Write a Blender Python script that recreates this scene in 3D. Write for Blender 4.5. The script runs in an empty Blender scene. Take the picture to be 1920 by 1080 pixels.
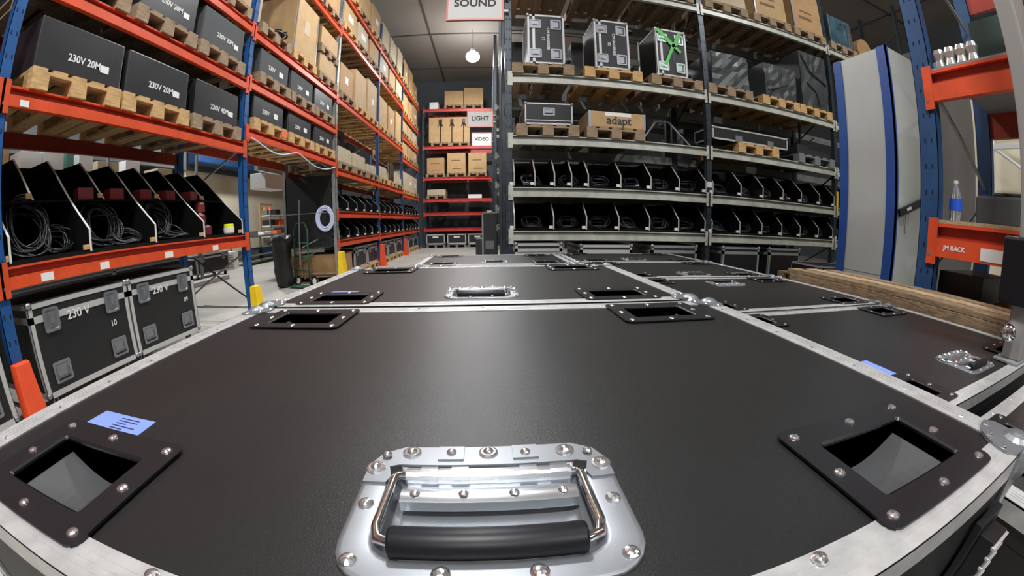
import bpy, math, random
import numpy as np
from mathutils import Matrix, Vector
S = bpy.context.scene
COL = S.collection
random.seed(11)
PI = math.pi

# ------------------------------------------------------------------ camera (wide action-camera lens)
H = 1.08                                            # lens height above the floor
PITCH, YAW, ROLL = -.1805, -.0647, -.0059
cd = bpy.data.cameras.new('camera'); cam = bpy.data.objects.new('camera', cd); COL.objects.link(cam); S.camera = cam
cd.type = 'PANO'; cd.panorama_type = 'FISHEYE_LENS_POLYNOMIAL'; cd.sensor_width = 36; cd.fisheye_fov = PI
cd.clip_start = .005; cd.clip_end = 200
_F, _A3, _A5 = 698.27, .0735, -.0123
_th = np.linspace(0.01, 1.45, 200); _r = _F*(_th+_A3*_th**3+_A5*_th**5)*36/1920
_k = np.linalg.lstsq(np.stack([_r, _r**2, _r**3, _r**4], 1), _th, rcond=None)[0]
cd.fisheye_polynomial_k0 = 0
cd.fisheye_polynomial_k1, cd.fisheye_polynomial_k2, cd.fisheye_polynomial_k3, cd.fisheye_polynomial_k4 = [-float(a) for a in _k]
cam.matrix_world = Matrix.Translation((0, 0, H)) @ (Matrix.Rotation(YAW, 4, 'Z') @ Matrix.Rotation(PI/2, 4, 'X') @ Matrix.Rotation(PITCH, 4, 'X') @ Matrix.Rotation(ROLL, 4, 'Z'))

# ------------------------------------------------------------------ world, lamps, exposure
w = bpy.data.worlds.new('world'); S.world = w; w.use_nodes = True
w.node_tree.nodes['Background'].inputs[0].default_value = (.75, .8, .85, 1)
w.node_tree.nodes['Background'].inputs[1].default_value = .12
S.view_settings.view_transform = 'Standard'; S.view_settings.look = 'None'; S.view_settings.gamma = 1
S.view_settings.exposure = -0.30
LAMPS = [  # x, y, z, watts, colour; first is seen, the rest are added unseen fill
    (-.47, 12.4, 6.68, 380, (.985, .99, 1)), (-.5, 5.6, 7.1, 340, (.985, .99, 1)), (-.6, -.6, 6.9, 400, (.985, .99, 1)), (-.6, -6.5, 6.9, 420, (.985, .99, 1)),
    (6.0, 1.2, 7.1, 170, (.985, .99, 1)), (5.0, -5, 7.1, 300, (.985, .99, 1)), (-7.6, 3.4, 5.9, 200, (.985, .99, 1)), (-7.0, 9.4, 5.9, 420, (.985, .99, 1))]

# ------------------------------------------------------------------ materials
M = {}
def mat(name, col, rough=.5, metal=0., var=0., scale=8., bump=0., bscale=60., spec=.5, stretch=None, col2=None, emit=0, trans=0, coat=0):
    m = bpy.data.materials.new(name); m.use_nodes = True; nt = m.node_tree; b = nt.nodes['Principled BSDF']
    b.inputs['Base Color'].default_value = (*col, 1); b.inputs['Roughness'].default_value = rough; b.inputs['Metallic'].default_value = metal
    b.inputs['Specular IOR Level'].default_value = spec
    if coat: b.inputs['Coat Weight'].default_value = coat; b.inputs['Coat Roughness'].default_value = .15
    if trans: b.inputs['Transmission Weight'].default_value = trans
    if emit: b.inputs['Emission Color'].default_value = (*col, 1); b.inputs['Emission Strength'].default_value = emit
    if var or bump or col2:
        tc = nt.nodes.new('ShaderNodeTexCoord'); mp = nt.nodes.new('ShaderNodeMapping'); nt.links.new(tc.outputs['Object'], mp.inputs[0])
        if stretch: mp.inputs['Scale'].default_value = stretch
        if var or col2:
            n = nt.nodes.new('ShaderNodeTexNoise'); n.inputs['Scale'].default_value = scale; n.inputs['Detail'].default_value = 5; nt.links.new(mp.outputs[0], n.inputs[0])
            r = nt.nodes.new('ShaderNodeValToRGB'); r.color_ramp.elements[0].position = .35; r.color_ramp.elements[1].position = .65
            c2 = col2 if col2 else tuple(min(1, c*(1+var)) for c in col)
            c1 = col if col2 else tuple(c*(1-var) for c in col)
            r.color_ramp.elements[0].color = (*c1, 1); r.color_ramp.elements[1].color = (*c2, 1)
            nt.links.new(n.outputs[0], r.inputs[0]); nt.links.new(r.outputs[0], b.inputs['Base Color'])
        if bump:
            n2 = nt.nodes.new('ShaderNodeTexNoise'); n2.inputs['Scale'].default_value = bscale; n2.inputs['Detail'].default_value = 3; nt.links.new(mp.outputs[0], n2.inputs[0])
            bp = nt.nodes.new('ShaderNodeBump'); bp.inputs['Strength'].default_value = bump; bp.inputs['Distance'].default_value = .002
            nt.links.new(n2.outputs[0], bp.inputs['Height']); nt.links.new(bp.outputs[0], b.inputs['Normal'])
    M[name] = m; return m
mat('laminate', (.0115, .0117, .0118), .38, bump=.18, bscale=900, var=.12, scale=3, spec=.42)
_nt = M['laminate'].node_tree; _b = _nt.nodes['Principled BSDF']; _src = _b.inputs['Base Color'].links[0].from_socket
_tc = _nt.nodes.new('ShaderNodeTexCoord'); _v = _nt.nodes.new('ShaderNodeTexVoronoi'); _v.inputs['Scale'].default_value = 190; _nt.links.new(_tc.outputs['Object'], _v.inputs['Vector'])
_r = _nt.nodes.new('ShaderNodeValToRGB'); _r.color_ramp.elements[0].position = .05; _r.color_ramp.elements[0].color = (1, 1, 1, 1); _r.color_ramp.elements[1].position = .11; _r.color_ramp.elements[1].color = (0, 0, 0, 1)
_nt.links.new(_v.outputs['Distance'], _r.inputs[0])
_n = _nt.nodes.new('ShaderNodeTexNoise'); _n.inputs['Scale'].default_value = 7; _nt.links.new(_tc.outputs['Object'], _n.inputs['Vector'])
_r2 = _nt.nodes.new('ShaderNodeValToRGB'); _r2.color_ramp.elements[0].position = .52; _r2.color_ramp.elements[1].position = .72; _nt.links.new(_n.outputs[0], _r2.inputs[0])
_mu = _nt.nodes.new('ShaderNodeMath'); _mu.operation = 'MULTIPLY'; _nt.links.new(_r.outputs[0], _mu.inputs[0]); _nt.links.new(_r2.outputs[0], _mu.inputs[1])
_mx = _nt.nodes.new('ShaderNodeMix'); _mx.data_type = 'RGBA'; _nt.links.new(_mu.outputs[0], _mx.inputs[0]); _nt.links.new(_src, _mx.inputs[6]); _mx.inputs[7].default_value = (.16, .16, .15, 1); _nt.links.new(_mx.outputs[2], _b.inputs['Base Color'])
mat('laminate_dull', (.008, .008, .009), .5, var=.15, scale=5)
mat('black_plastic', (.010, .010, .0115), .36, spec=.38)
mat('cup_grey', (.06, .062, .064), .30, spec=.7)
mat('alu', (.56, .56, .55), .42, .55, var=.10, scale=40, stretch=(1, 1, 1), bump=.1, bscale=200)
mat('alu_far', (.50, .50, .49), .5, .35)
mat('zinc', (.27, .285, .305), .42, .75, var=.06, scale=12)
mat('hinge_zinc', (.62, .65, .68), .24, .95)
mat('zinc_green', (.46, .56, .50), .38, .6, var=.1, scale=9)
mat('chrome', (.86, .88, .9), .12, 1.0)
mat('rivet', (.85, .86, .87), .18, .95)
mat('rubber', (.007, .007, .009), .42, spec=.35)
mat('hole', (.002, .002, .002), .9)
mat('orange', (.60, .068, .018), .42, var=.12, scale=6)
mat('orange_shade', (.30, .028, .012), .5, var=.12, scale=6)  # orange darkened to paint the shade in the beam recess; rear beams share it
mat('red_beam', (.50, .035, .025), .45, var=.12, scale=6)
mat('blue', (.010, .075, .24), .42, var=.12, scale=6)
mat('blue_steel', (.014, .055, .145), .42, var=.12, scale=6)
mat('blue_dark', (.014, .05, .14), .5, var=.12, scale=6)
mat('galv', (.30, .31, .31), .45, .5, var=.15, scale=12)
mat('upright_dark', (.035, .045, .055), .38, .3, var=.2, scale=10)
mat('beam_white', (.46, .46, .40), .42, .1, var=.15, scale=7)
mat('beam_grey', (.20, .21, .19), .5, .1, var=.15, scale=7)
mat('shelf_board', (.30, .20, .11), .8, var=.2, scale=14)
mat('shelf_dark', (.006, .005, .0045), .85, spec=.15)
mat('edge_dull', (.24, .23, .21), .6)
mat('edge_mid', (.40, .38, .34), .6)
mat('yellow', (.80, .52, .01), .5, var=.06)
mat('red_guard', (.72, .075, .02), .5, var=.06)
mat('pallet_new', (.50, .31, .13), .8, var=.22, scale=9, stretch=(1, 6, 6), bump=.4)
mat('pallet_old', (.27, .19, .115), .85, var=.25, scale=9, stretch=(1, 6, 6), bump=.4)
mat('pallet_grey', (.16, .17, .18), .6)
mat('timber', (.20, .135, .075), .8, var=.4, scale=14, stretch=(8, 1.2, 8), bump=.5, bscale=40)
mat('timber_pale', (.36, .255, .15), .8, var=.35, scale=16, stretch=(8, 1.2, 8), bump=.5, bscale=40)
mat('carton', (.40, .24, .11), .75, var=.08, scale=5)
mat('carton_light', (.43, .28, .13), .7, var=.08, scale=5)
mat('carton_pale', (.46, .38, .26), .75, var=.08, scale=5)
mat('carton_brown', (.34, .20, .085), .8, var=.1, scale=5)
mat('black_box', (.014, .014, .016), .42, var=.25, scale=4)
mat('black_wrap', (.040, .043, .045), .48, var=.15, scale=2, bump=.3, bscale=5, coat=.05)
mat('wrap_blue', (.05, .10, .13), .18, var=.4, scale=4, bump=1.0, bscale=9, coat=.6)
mat('white_paint', (.72, .72, .70), .55)
mat('ink_white', (.68, .68, .66), .6)
mat('ink_dark', (.02, .022, .022), .6)
mat('ink_brown', (.16, .085, .03), .7)
mat('ink_grey', (.12, .12, .125), .6)
mat('sticker_blue', (.17, .25, .74), .5, var=.04)
mat('sign_white', (.62, .62, .60), .5)
mat('sign_red', (.85, .22, .16), .5)
mat('green_tape', (.10, .50, .10), .5, var=.15, scale=8)
mat('cab_grey', (.36, .37, .345), .45, var=.03, scale=2)
mat('cab_blue', (.016, .06, .24), .4)
mat('concrete', (.40, .385, .345), .45, var=.10, scale=.8, bump=.15, bscale=30)
mat('ceiling_mat', (.27, .245, .22), .85, var=.10, scale=.3)
mat('seam', (.07, .063, .057), .9)
mat('wall_dark', (.075, .082, .088), .8, var=.1, scale=.6)
mat('wall_cream', (.62, .56, .42), .8, var=.03, scale=.6)
mat('cable', (.020, .021, .024), .38)
mat('cable_white', (.62, .66, .85), .4)
mat('maroon', (.16, .018, .022), .45)
mat('pvc', (.62, .62, .58), .5)
mat('neon_yellow', (.72, .80, .02), .5)
mat('clear_plastic', (.9, .93, .95), .06, trans=.92)
mat('label_blue', (.02, .09, .55), .4)
mat('foil', (.80, .78, .72), .22, .8, bump=1, bscale=70)
mat('grey_felt', (.060, .063, .066), .8)
mat('post_grey', (.27, .255, .24), .5)
mat('green_metal', (.02, .09, .045), .45)
mat('sack', (.018, .018, .019), .45, bump=1, bscale=8)
mat('dark_machine', (.018, .019, .022), .4)
mat('cab_shade', (.085, .076, .070), .8, var=.1, scale=1.5)  # brown-grey with the rack's shade on the cabinet in the colour
mat('bin_black', (.004, .004, .0045), .6, spec=.12)
mat('mid_grey', (.20, .21, .21), .6)
mat('dark_green', (.02, .045, .035), .6)
mat('teal', (.12, .30, .24), .5)
mat('lamp_body', (.3, .3, .3), .4, .6)
mat('lamp_glow', (.985, .99, 1), .5, emit=90)
mat('tag_orange', (.72, .16, .05), .5)

# ------------------------------------------------------------------ mesh builder
class MB:
    def __init__(s): s.v = []; s.f = []; s.m = []
    def poly(s, pts, faces, m=0):
        o = len(s.v); s.v += [tuple(p) for p in pts]
        for f in faces: s.f.append([o+i for i in f]); s.m.append(m)
        return s
    def box(s, x0, x1, y0, y1, z0, z1, m=0, T=None):
        p = [(x0, y0, z0), (x1, y0, z0), (x1, y1, z0), (x0, y1, z0), (x0, y0, z1), (x1, y0, z1), (x1, y1, z1), (x0, y1, z1)]
        if T is not None: p = [T @ Vector(q) for q in p]
        return s.poly(p, [(0, 3, 2, 1), (4, 5, 6, 7), (0, 1, 5, 4), (1, 2, 6, 5), (2, 3, 7, 6), (3, 0, 4, 7)], m)
    def prism(s, pl, T, h, m=0):                       # polygon pl in XY extruded h along Z, placed with T
        n = len(pl); p = [T @ Vector((a, b, 0)) for a, b in pl]+[T @ Vector((a, b, h)) for a, b in pl]
        return s.poly(p, [tuple(range(n))[::-1], tuple(range(n, 2*n))]+[(i, (i+1) % n, n+(i+1) % n, n+i) for i in range(n)], m)
    def cyl(s, a, b, r, m=0, n=12, r2=None, caps=True):
        a = Vector(a); b = Vector(b); d = (b-a).normalized(); u = d.orthogonal().normalized(); v = d.cross(u)
        r2 = r if r2 is None else r2
        p = [a+(u*math.cos(t)+v*math.sin(t))*r for t in [2*PI*i/n for i in range(n)]]+[b+(u*math.cos(t)+v*math.sin(t))*r2 for t in [2*PI*i/n for i in range(n)]]
        f = [(i, (i+1) % n, n+(i+1) % n, n+i) for i in range(n)]
        if caps: f += [tuple(range(n))[::-1], tuple(range(n, 2*n))]
        return s.poly(p, f, m)
    def tube(s, pts, r, m=0, n=8, closed=False):
        P = [Vector(p) for p in pts]; k = len(P); ring = []; u = None
        for i in range(k):
            a = P[(i-1) % k] if (i or closed) else P[0]; b = P[(i+1) % k] if (i < k-1 or closed) else P[-1]
            d = (b-a).normalized()
            if u is None: u = d.orthogonal().normalized()
            u = (u-d*u.dot(d)).normalized(); v = d.cross(u)
            ring += [P[i]+(u*math.cos(2*PI*j/n)+v*math.sin(2*PI*j/n))*r for j in range(n)]
        f = []
        for i in range(k if closed else k-1):
            i2 = (i+1) % k
            for j in range(n): f.append((i*n+j, i*n+(j+1) % n, i2*n+(j+1) % n, i2*n+j))
        if not closed: f += [tuple(range(n))[::-1], tuple(range((k-1)*n, k*n))]
        return s.poly(ring, f, m)
    def dome(s, c, r, h, m=0, n=12, k=4, T=None):      # low dome standing on c, along +Z (or T)
        T = T or Matrix.Identity(4); p = []; f = []
        for i in range(k):
            a = i/k*PI/2
            for j in range(n): t = 2*PI*j/n; p.append(T @ Vector((c[0]+r*math.cos(a)*math.cos(t), c[1]+r*math.cos(a)*math.sin(t), c[2]+h*math.sin(a))))
        p.append(T @ Vector((c[0], c[1], c[2]+h)))
        for i in range(k-1):
            for j in range(n): f.append((i*n+j, i*n+(j+1) % n, (i+1)*n+(j+1) % n, (i+1)*n+j))
        for j in range(n): f.append(((k-1)*n+j, (k-1)*n+(j+1) % n, k*n))
        return s.poly(p, f, m)
    def ball(s, c, r, m=0, n=14, k=10, sc=(1, 1, 1)):
        p = []; f = []
        for i in range(1, k):
            a = PI*i/k
            for j in range(n): t = 2*PI*j/n; p.append((c[0]+sc[0]*r*math.sin(a)*math.cos(t), c[1]+sc[1]*r*math.sin(a)*math.sin(t), c[2]+sc[2]*r*math.cos(a)))
        p += [(c[0], c[1], c[2]+sc[2]*r), (c[0], c[1], c[2]-sc[2]*r)]
        for i in range(k-2):
            for j in range(n): f.append((i*n+j, (i+1)*n+j, (i+1)*n+(j+1) % n, i*n+(j+1) % n))
        for j in range(n): f.append((len(p)-2, j, (j+1) % n)); f.append((len(p)-1, (k-2)*n+(j+1) % n, (k-2)*n+j))
        return s.poly(p, f, m)
    def lathe(s, prof, c=(0, 0, 0), m=0, n=16):
        p = []; f = []; k = len(prof)
        for r, z in prof:
            for j in range(n): t = 2*PI*j/n; p.append((c[0]+r*math.cos(t), c[1]+r*math.sin(t), c[2]+z))
        for i in range(k-1):
            for j in range(n): f.append((i*n+j, i*n+(j+1) % n, (i+1)*n+(j+1) % n, (i+1)*n+j))
        f += [tuple(range(n))[::-1], tuple(range((k-1)*n, k*n))]
        return s.poly(p, f, m)
    def loops(s, L, m=0, cap=True):                    # bridge loops of equal length
        n = len(L[0]); p = [q for l in L for q in l]; f = []
        for i in range(len(L)-1):
            for j in range(n): f.append((i*n+j, i*n+(j+1) % n, (i+1)*n+(j+1) % n, (i+1)*n+j))
        if cap: f.append(tuple(range((len(L)-1)*n, len(L)*n)))
        return s.poly(p, f, m)
    def build(s, name, mats, parent=None, loc=(0, 0, 0), smooth=False, bevel=0):
        if isinstance(mats, str): mats = [mats]
        me = bpy.data.meshes.new(name); me.from_pydata(s.v, [], s.f)
        for q in mats: me.materials.append(M[q])
        me.polygons.foreach_set('material_index', s.m)
        if smooth: me.polygons.foreach_set('use_smooth', [True]*len(me.polygons))
        me.update()
        o = bpy.data.objects.new(name, me); COL.objects.link(o); o.location = loc
        if smooth == 'auto' or bevel:
            pass
        if bevel:
            b = o.modifiers.new('bevel', 'BEVEL'); b.width = bevel; b.segments = 2; b.limit_method = 'ANGLE'
        if parent: o.parent = parent
        return o
def rr(cx, cy, w, h, r, z, n=5):                       # rounded rectangle loop
    P = []
    for (sx, sy, a0) in ((1, -1, -PI/2), (1, 1, 0), (-1, 1, PI/2), (-1, -1, PI)):
        for i in range(n+1): a = a0+PI/2*i/n; P.append((cx+sx*(w/2-r)+r*math.cos(a), cy+sy*(h/2-r)+r*math.sin(a), z))
    return P
def tag(o, label=None, cat=None, group=None, kind=None):
    if label: o['label'] = label
    if cat: o['category'] = cat
    if group: o['group'] = group
    if kind: o['kind'] = kind
    return o
def thing(name, label, cat, loc=(0, 0, 0), rz=0, group=None):
    o = bpy.data.objects.new(name, None); COL.objects.link(o); o.location = loc; o.rotation_euler = (0, 0, rz); o.empty_display_size = .1
    return tag(o, label, cat, group)
KIDS = {}
def kids(o): return [c for c in bpy.data.objects if c.parent == o]
def copy_tree(o, loc=None, rz=None, label=None, group=None, parent=None, _map=None):
    if _map is None:
        _map = {}
        for c in bpy.data.objects:
            if c.parent: _map.setdefault(c.parent.name, []).append(c)
    c = o.copy(); COL.objects.link(c)
    if parent: c.parent = parent
    if loc is not None: c.location = loc
    if rz is not None: c.rotation_euler = (0, 0, rz)
    if label: c['label'] = label
    if group: c['group'] = group
    for ch in _map.get(o.name, []): copy_tree(ch, parent=c, _map=_map)
    return c
def lettering(txt, size, m, parent, loc, rot, name='lettering', bold=.02, label=None, sx=1, align='CENTER'):
    cu = bpy.data.curves.new('t', 'FONT'); cu.body = txt; cu.size = size; cu.align_x = align; cu.align_y = 'CENTER'; cu.extrude = .0006; cu.offset = bold*size; cu.resolution_u = 3
    t = bpy.data.objects.new('t', cu); COL.objects.link(t); bpy.context.view_layer.update()
    me = bpy.data.meshes.new_from_object(t.evaluated_get(bpy.context.evaluated_depsgraph_get())); bpy.data.objects.remove(t); bpy.data.curves.remove(cu)
    me.materials.clear(); me.materials.append(M[m])
    o = bpy.data.objects.new(name, me); COL.objects.link(o); o.location = loc; o.rotation_euler = rot; o.scale = (sx, 1, 1)
    if parent: o.parent = parent
    if label: o['label'] = label
    return o
FRONT = (PI/2, 0, 0)                                   # lettering upright on a face that looks along -Y
T4 = Matrix.Translation
def RX(a): return Matrix.Rotation(a, 4, 'X')
def RY(a): return Matrix.Rotation(a, 4, 'Y')
def RZ(a): return Matrix.Rotation(a, 4, 'Z')
ORD = ['first', 'second', 'third', 'fourth', 'fifth', 'sixth', 'seventh', 'eighth', 'ninth', 'tenth', 'eleventh', 'twelfth', 'thirteenth', 'fourteenth', 'fifteenth', 'sixteenth']

# ------------------------------------------------------------------ the building
def struct(name, mb, mats, **k): return tag(mb.build(name, mats, **k), kind='structure')
struct('floor', MB().box(-14, 14, -11, 18, -.1, 0), 'concrete')
CZ = 7.72
struct('ceiling', MB().box(-14, 14, -11, 18, CZ, CZ+.2), 'ceiling_mat')
struct('wall_far', MB().box(-14, 14, 17.4, 17.6, 0, CZ), 'wall_dark')
struct('wall_left', MB().box(-13.2, -13, -11, 18, 0, CZ), 'wall_dark')
struct('wall_right', MB().box(13, 13.2, -11, 18, 0, CZ), 'wall_dark')
struct('wall_rear', MB().box(-14, 14, -11.2, -11, 0, CZ), 'wall_dark')
k = 0
for x in (-6.6, -1.95, 2.6, 7.2, 11.3):
    k += 1; struct(f'trim_{k}', MB().box(x-.022, x+.022, -11, 17.4, CZ-.03, CZ), 'seam')
for y in (-6, .2, 3.3, 6.4, 9.5, 12.6, 15.7):
    k += 1; struct(f'trim_{k}', MB().box(-13, 13, y-.022, y+.022, CZ-.03, CZ), 'seam')
lampP = None
LL = ['bright round high-bay ceiling lamp glowing above the aisle before the red end rack'] + [f'round high-bay ceiling lamp, {t}' for t in
      ('over the aisle beside the passage bay', 'over the nearest road case', 'over the aisle behind the camera', 'above the wooden pallet stack by the cabinet',
       'over the floor behind the grey post', 'over the workshop behind the nearest bay', 'over the workshop workbenches')]
for i, (x, y, z, e, c) in enumerate(LAMPS):
    if lampP is None:
        lampP = thing('ceiling_lamp', LL[0], 'lamp', (x, y, z), 0, 'high-bay ceiling lamps')
        MB().lathe([(.05, .34), (.09, .3), (.1, .12), (.2, .02), (.21, 0), (.19, 0)]).build('lamp_shade', 'lamp_body', lampP, smooth=False)
        MB().ball((0, 0, .02), .23, 0, 20, 12, (1, 1, .8)).build('diffuser', 'lamp_glow', lampP, smooth=True)
        MB().cyl((0, 0, .3), (0, 0, CZ-z), .012).build('hanging_rod', 'lamp_body', lampP); L0 = lampP
    else:
        lampP = copy_tree(L0, (x, y, z), 0, LL[i]); 
    ld = bpy.data.lights.new('lamp_light', 'AREA'); ld.shape = 'DISK'; ld.size = .5; ld.energy = e; ld.color = c
    lo = bpy.data.objects.new('lamp_light', ld); COL.objects.link(lo); lo.location = (x, y, z-.17)
    ld2 = bpy.data.lights.new('lamp_spill', 'POINT'); ld2.energy = e*.22; ld2.color = c; ld2.shadow_soft_size = .15
    l2 = bpy.data.objects.new('lamp_spill', ld2); COL.objects.link(l2); l2.location = (x, y, z-.25)

# ------------------------------------------------------------------ road cases of the foreground block
LZ = .88
def castor_dish(mb_flange, mb_cup, mb_riv, cx, cy, z, s=1., full=True, side=-1):
    W, D = .212*s, .158*s; ow, od = .142*s, .086*s
    outer = rr(cx, cy, W, D, .014, z); outer0 = rr(cx, cy, W, D, .014, z-.0025); inner = rr(cx, cy, ow+.006, od+.006, .006, z)
    lip = rr(cx, cy, ow, od, .004, z-.003)
    mb_flange.loops([outer0, outer, inner, lip], 0, cap=False)
    x0, x1, y0, y1 = cx-ow/2, cx+ow/2, cy-od/2, cy+od/2; n = 14; pr = []
    for i in range(n+1):                               # trough for a wheel, its axis across the case
        u = i/n; dz = -.020-.028*math.sin(PI*u)
        pr.append((x0+(x1-x0)*u if side < 0 else x1-(x1-x0)*u, z+dz))
    P = []; Fc = []
    for x, zz in pr: P += [(x, y0, zz), (x, y1, zz)]
    for i in range(n): Fc.append((2*i, 2*i+1, 2*i+3, 2*i+2))
    mb_cup.poly(P, Fc, 1)
    for yy in (y0, y1):
        P = [(x, yy, zz) for x, zz in pr]+[(pr[-1][0], yy, z-.002), (pr[0][0], yy, z-.002)]
        mb_cup.poly(P, [tuple(range(len(P)))], 0)
    for x, zz in (pr[0], pr[-1]): mb_cup.poly([(x, y0, zz), (x, y1, zz), (x, y1, z-.002), (x, y0, z-.002)], [(0, 1, 2, 3)], 0)
    for i in (-1, 0, 1):
        for j in (-1, 0, 1):
            if i or j: mb_riv.dome((cx+i*.090*s, cy+j*.0645*s, z-.0004), .0062 if full else .0055, .0032, 0, 12 if full else 8, 3)
def corner_cap(T, sx, sy, fine=True):
    mb = MB(); n = 16 if fine else 10
    mb.ball((-sx*.016, -sy*.016, -.018), .030, 0, n, n-4)
    for T2, h in ((Matrix.Identity(4), .0),):
        P = []
        for a in range(0, 10):
            t = a/9*PI/2; P.append((-sx*(.012+.058*math.cos(t)*(1.0)), -sy*(.012+.058*math.sin(t)), .0035))
        P += [(-sx*.0, -sy*.058, .0035), (0, 0, .0035), (-sx*.058, 0, .0035)]
        bot = [(a, b, -.001) for a, b, _ in P]
        k = len(P)
        mb.poly(P+bot, [tuple(range(k))]+[(i, (i+1) % k, k+(i+1) % k, k+i) for i in range(k)])
    e = .0015
    mb.box(min(0, -sx*.05), max(0, -sx*.05), *sorted((sy*e, sy*(e-.004))), -.06, .002)
    mb.box(*sorted((sx*e, sx*(e-.004))), min(0, -sy*.05), max(0, -sy*.05), -.06, .002)
    for (a, b) in ((.062, .02), (.02, .062), (.046, .046)): mb.dome((-sx*a, -sy*b, .0035), .0045, .0025, 1, 8, 3)
    return mb
def lid_panel(w, d, holes, z0, z1):
    xs = sorted({-w/2, w/2, *[h[0] for h in holes], *[h[1] for h in holes]}); ys = sorted({-d/2, d/2, *[h[2] for h in holes], *[h[3] for h in holes]})
    mb = MB()
    for i in range(len(xs)-1):
        for j in range(len(ys)-1):
            cx, cy = (xs[i]+xs[i+1])/2, (ys[j]+ys[j+1])/2
            if any(h[0] < cx < h[1] and h[2] < cy < h[3] for h in holes): continue
            mb.poly([(xs[i], ys[j], z1), (xs[i+1], ys[j], z1), (xs[i+1], ys[j+1], z1), (xs[i], ys[j+1], z1)], [(0, 1, 2, 3)])
    for hx0, hx1, hy0, hy1 in holes:
        mb.poly([(hx0, hy0, z1), (hx1, hy0, z1), (hx1, hy1, z1), (hx0, hy1, z1), (hx0, hy0, z0), (hx1, hy0, z0), (hx1, hy1, z0), (hx0, hy1, z0)], [(0, 1, 5, 4), (1, 2, 6, 5), (2, 3, 7, 6), (3, 0, 4, 7)])
    return mb
def big_handle(root, hx, hy, z, flip=False, fine=True):
    # hx, hy: centre of the plate; local frame of the plate: +v towards the hinge
    s = -1 if flip else 1
    def X(u): return hx+s*u
    def Y(v): return hy+s*v
    def loop(cx, cy, W, D, r, zz):
        return [(X(a), Y(b), zz) for a, b, _ in rr(cx, cy, W, D, r, zz)]
    zp = z+.0022
    mb = MB()
    mb.loops([loop(0, 0, .204, .148, .032, z-.001), loop(0, 0, .204, .148, .032, zp-.0008), loop(0, 0, .2025, .1465, .032, zp), loop(0, 0, .196, .140, .030, zp), loop(-.001, -.003, .164, .108, .022, zp), loop(-.001, -.003, .158, .102, .020, zp-.0008),
              loop(-.001, -.003, .150, .094, .018, z-.003), loop(-.001, -.003, .142, .086, .016, z-.0075), loop(-.001, -.002, .134, .079, .014, z-.0105), loop(-.001, -.002, .126, .073, .012, z-.0118), loop(-.001, -.002, .11, .06, .012, z-.012)], 0)
    nsm = len(mb.f)
    # upper reinforcing strip with three lugs
    up = [(-.101, .022), (-.082, .022), (-.079, .030), (-.083, .043), (-.075, .046), (.075, .046), (.083, .043), (.079, .030), (.082, .022), (.101, .022), (.101, .044), (.092, .062), (.074, .0722), (-.074, .0722), (-.092, .062), (-.101, .044)]
    plate_pts = [(X(a), Y(b)) for a, b in up]
    mb.prism(plate_pts, T4((0, 0, zp)), .0024, 1)
    for cx in (-.032, .032): mb.box(*sorted((X(cx-.011), X(cx+.011))), *sorted((Y(.052), Y(.0712))), zp, zp+.0040, 0)
    r = MB()
    zt = zp+.0024
    for a, b in ((-.094, .040), (-.067, .063), (0, .063), (.067, .061), (.094, .038)):
        r.lathe([(.0082, 0), (.0082, .0012), (.0066, .0018)], (X(a), Y(b), zt), 0, 16); r.dome((X(a), Y(b), zt+.0012), .0048, .0036)
    for a, b in ((-.088, .057), (-.032, .062), (.032, .060), (.086, .056)): r.dome((X(a), Y(b), zt+.0018), .0044, .003)
    for a, b in ((-.092, -.002), (.092, -.004), (-.090, -.057), (-.030, -.064), (.029, -.064), (.088, -.058)): r.dome((X(a), Y(b), zp), .0064, .0036)
    for a in (-.056, -.019, .019, .056): r.dome((X(a), Y(.009), z+.0044), .0042, .003)
    o2 = len(mb.v); mb.v += r.v; mb.f += [[i+o2 for i in q] for q in r.f]; mb.m += [2]*len(r.f)
    plate = mb.build('handle', ['zinc', 'zinc', 'rivet'], root)
    for pi in range(nsm): plate.data.polygons[pi].use_smooth = True
    plate['label'] = 'zinc plate with folding bail handle'
    h = MB()
    hp = [(.001, .0030), (.006, .0046), (.013, .0046), (.018, .0030), (.0215, -.0030), (.025, -.0085), (.029, -.0095), (.033, -.004), (.036, .006)]
    P = [];
    for v_, z_ in hp: P += [(X(-.067), Y(v_), z+z_), (X(.067), Y(v_), z+z_)]
    k0 = len(h.f); h.poly(P, [(2*i, 2*i+1, 2*i+3, 2*i+2) for i in range(len(hp)-1)])
    h.box(*sorted((X(-.067), X(.067))), *sorted((Y(.001), Y(.018))), z-.006, z+.0028)
    h.cyl((X(-.067), Y(.036), z-.001), (X(.067), Y(.036), z-.001), .0078, 0, 16)
    for a in (-.048, -.023, .032, .057): h.cyl((X(a-.007), Y(.036), z-.0005), (X(a+.007), Y(.036), z-.0005), .0088, 0, 16)
    hg = h.build('hinge', ['hinge_zinc', 'zinc'], plate)
    for pi in range(8): hg.data.polygons[pi].use_smooth = True
    b = MB()
    zb = z+.002
    pts = [(X(-.064), Y(.036), zb-.002), (X(-.075), Y(.036), zb-.002), (X(-.0765), Y(.030), zb), (X(-.077), Y(-.028), zb+.003), (X(-.074), Y(-.039), zb+.003), (X(-.064), Y(-.042), zb+.003), (X(.064), Y(-.042), zb+.003), (X(.072), Y(-.039), zb+.003), (X(.075), Y(-.028), zb+.003), (X(.0745), Y(.030), zb), (X(.073), Y(.036), zb-.002), (X(.062), Y(.036), zb-.002)]
    b.tube(pts, .0042, 0, 10); b.build('bail', 'chrome', plate, smooth=True)
    g = MB(); gp = [(X(-.0645+i*.129/12), Y(-.042), zb+.004) for i in range(13)]
    g.cyl((X(-.0655), Y(-.042), zb+.004), (X(.0625), Y(-.042), zb+.004), .0112, 0, 24)
    go = g.build('grip', 'rubber', plate, bevel=.0025)
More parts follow.
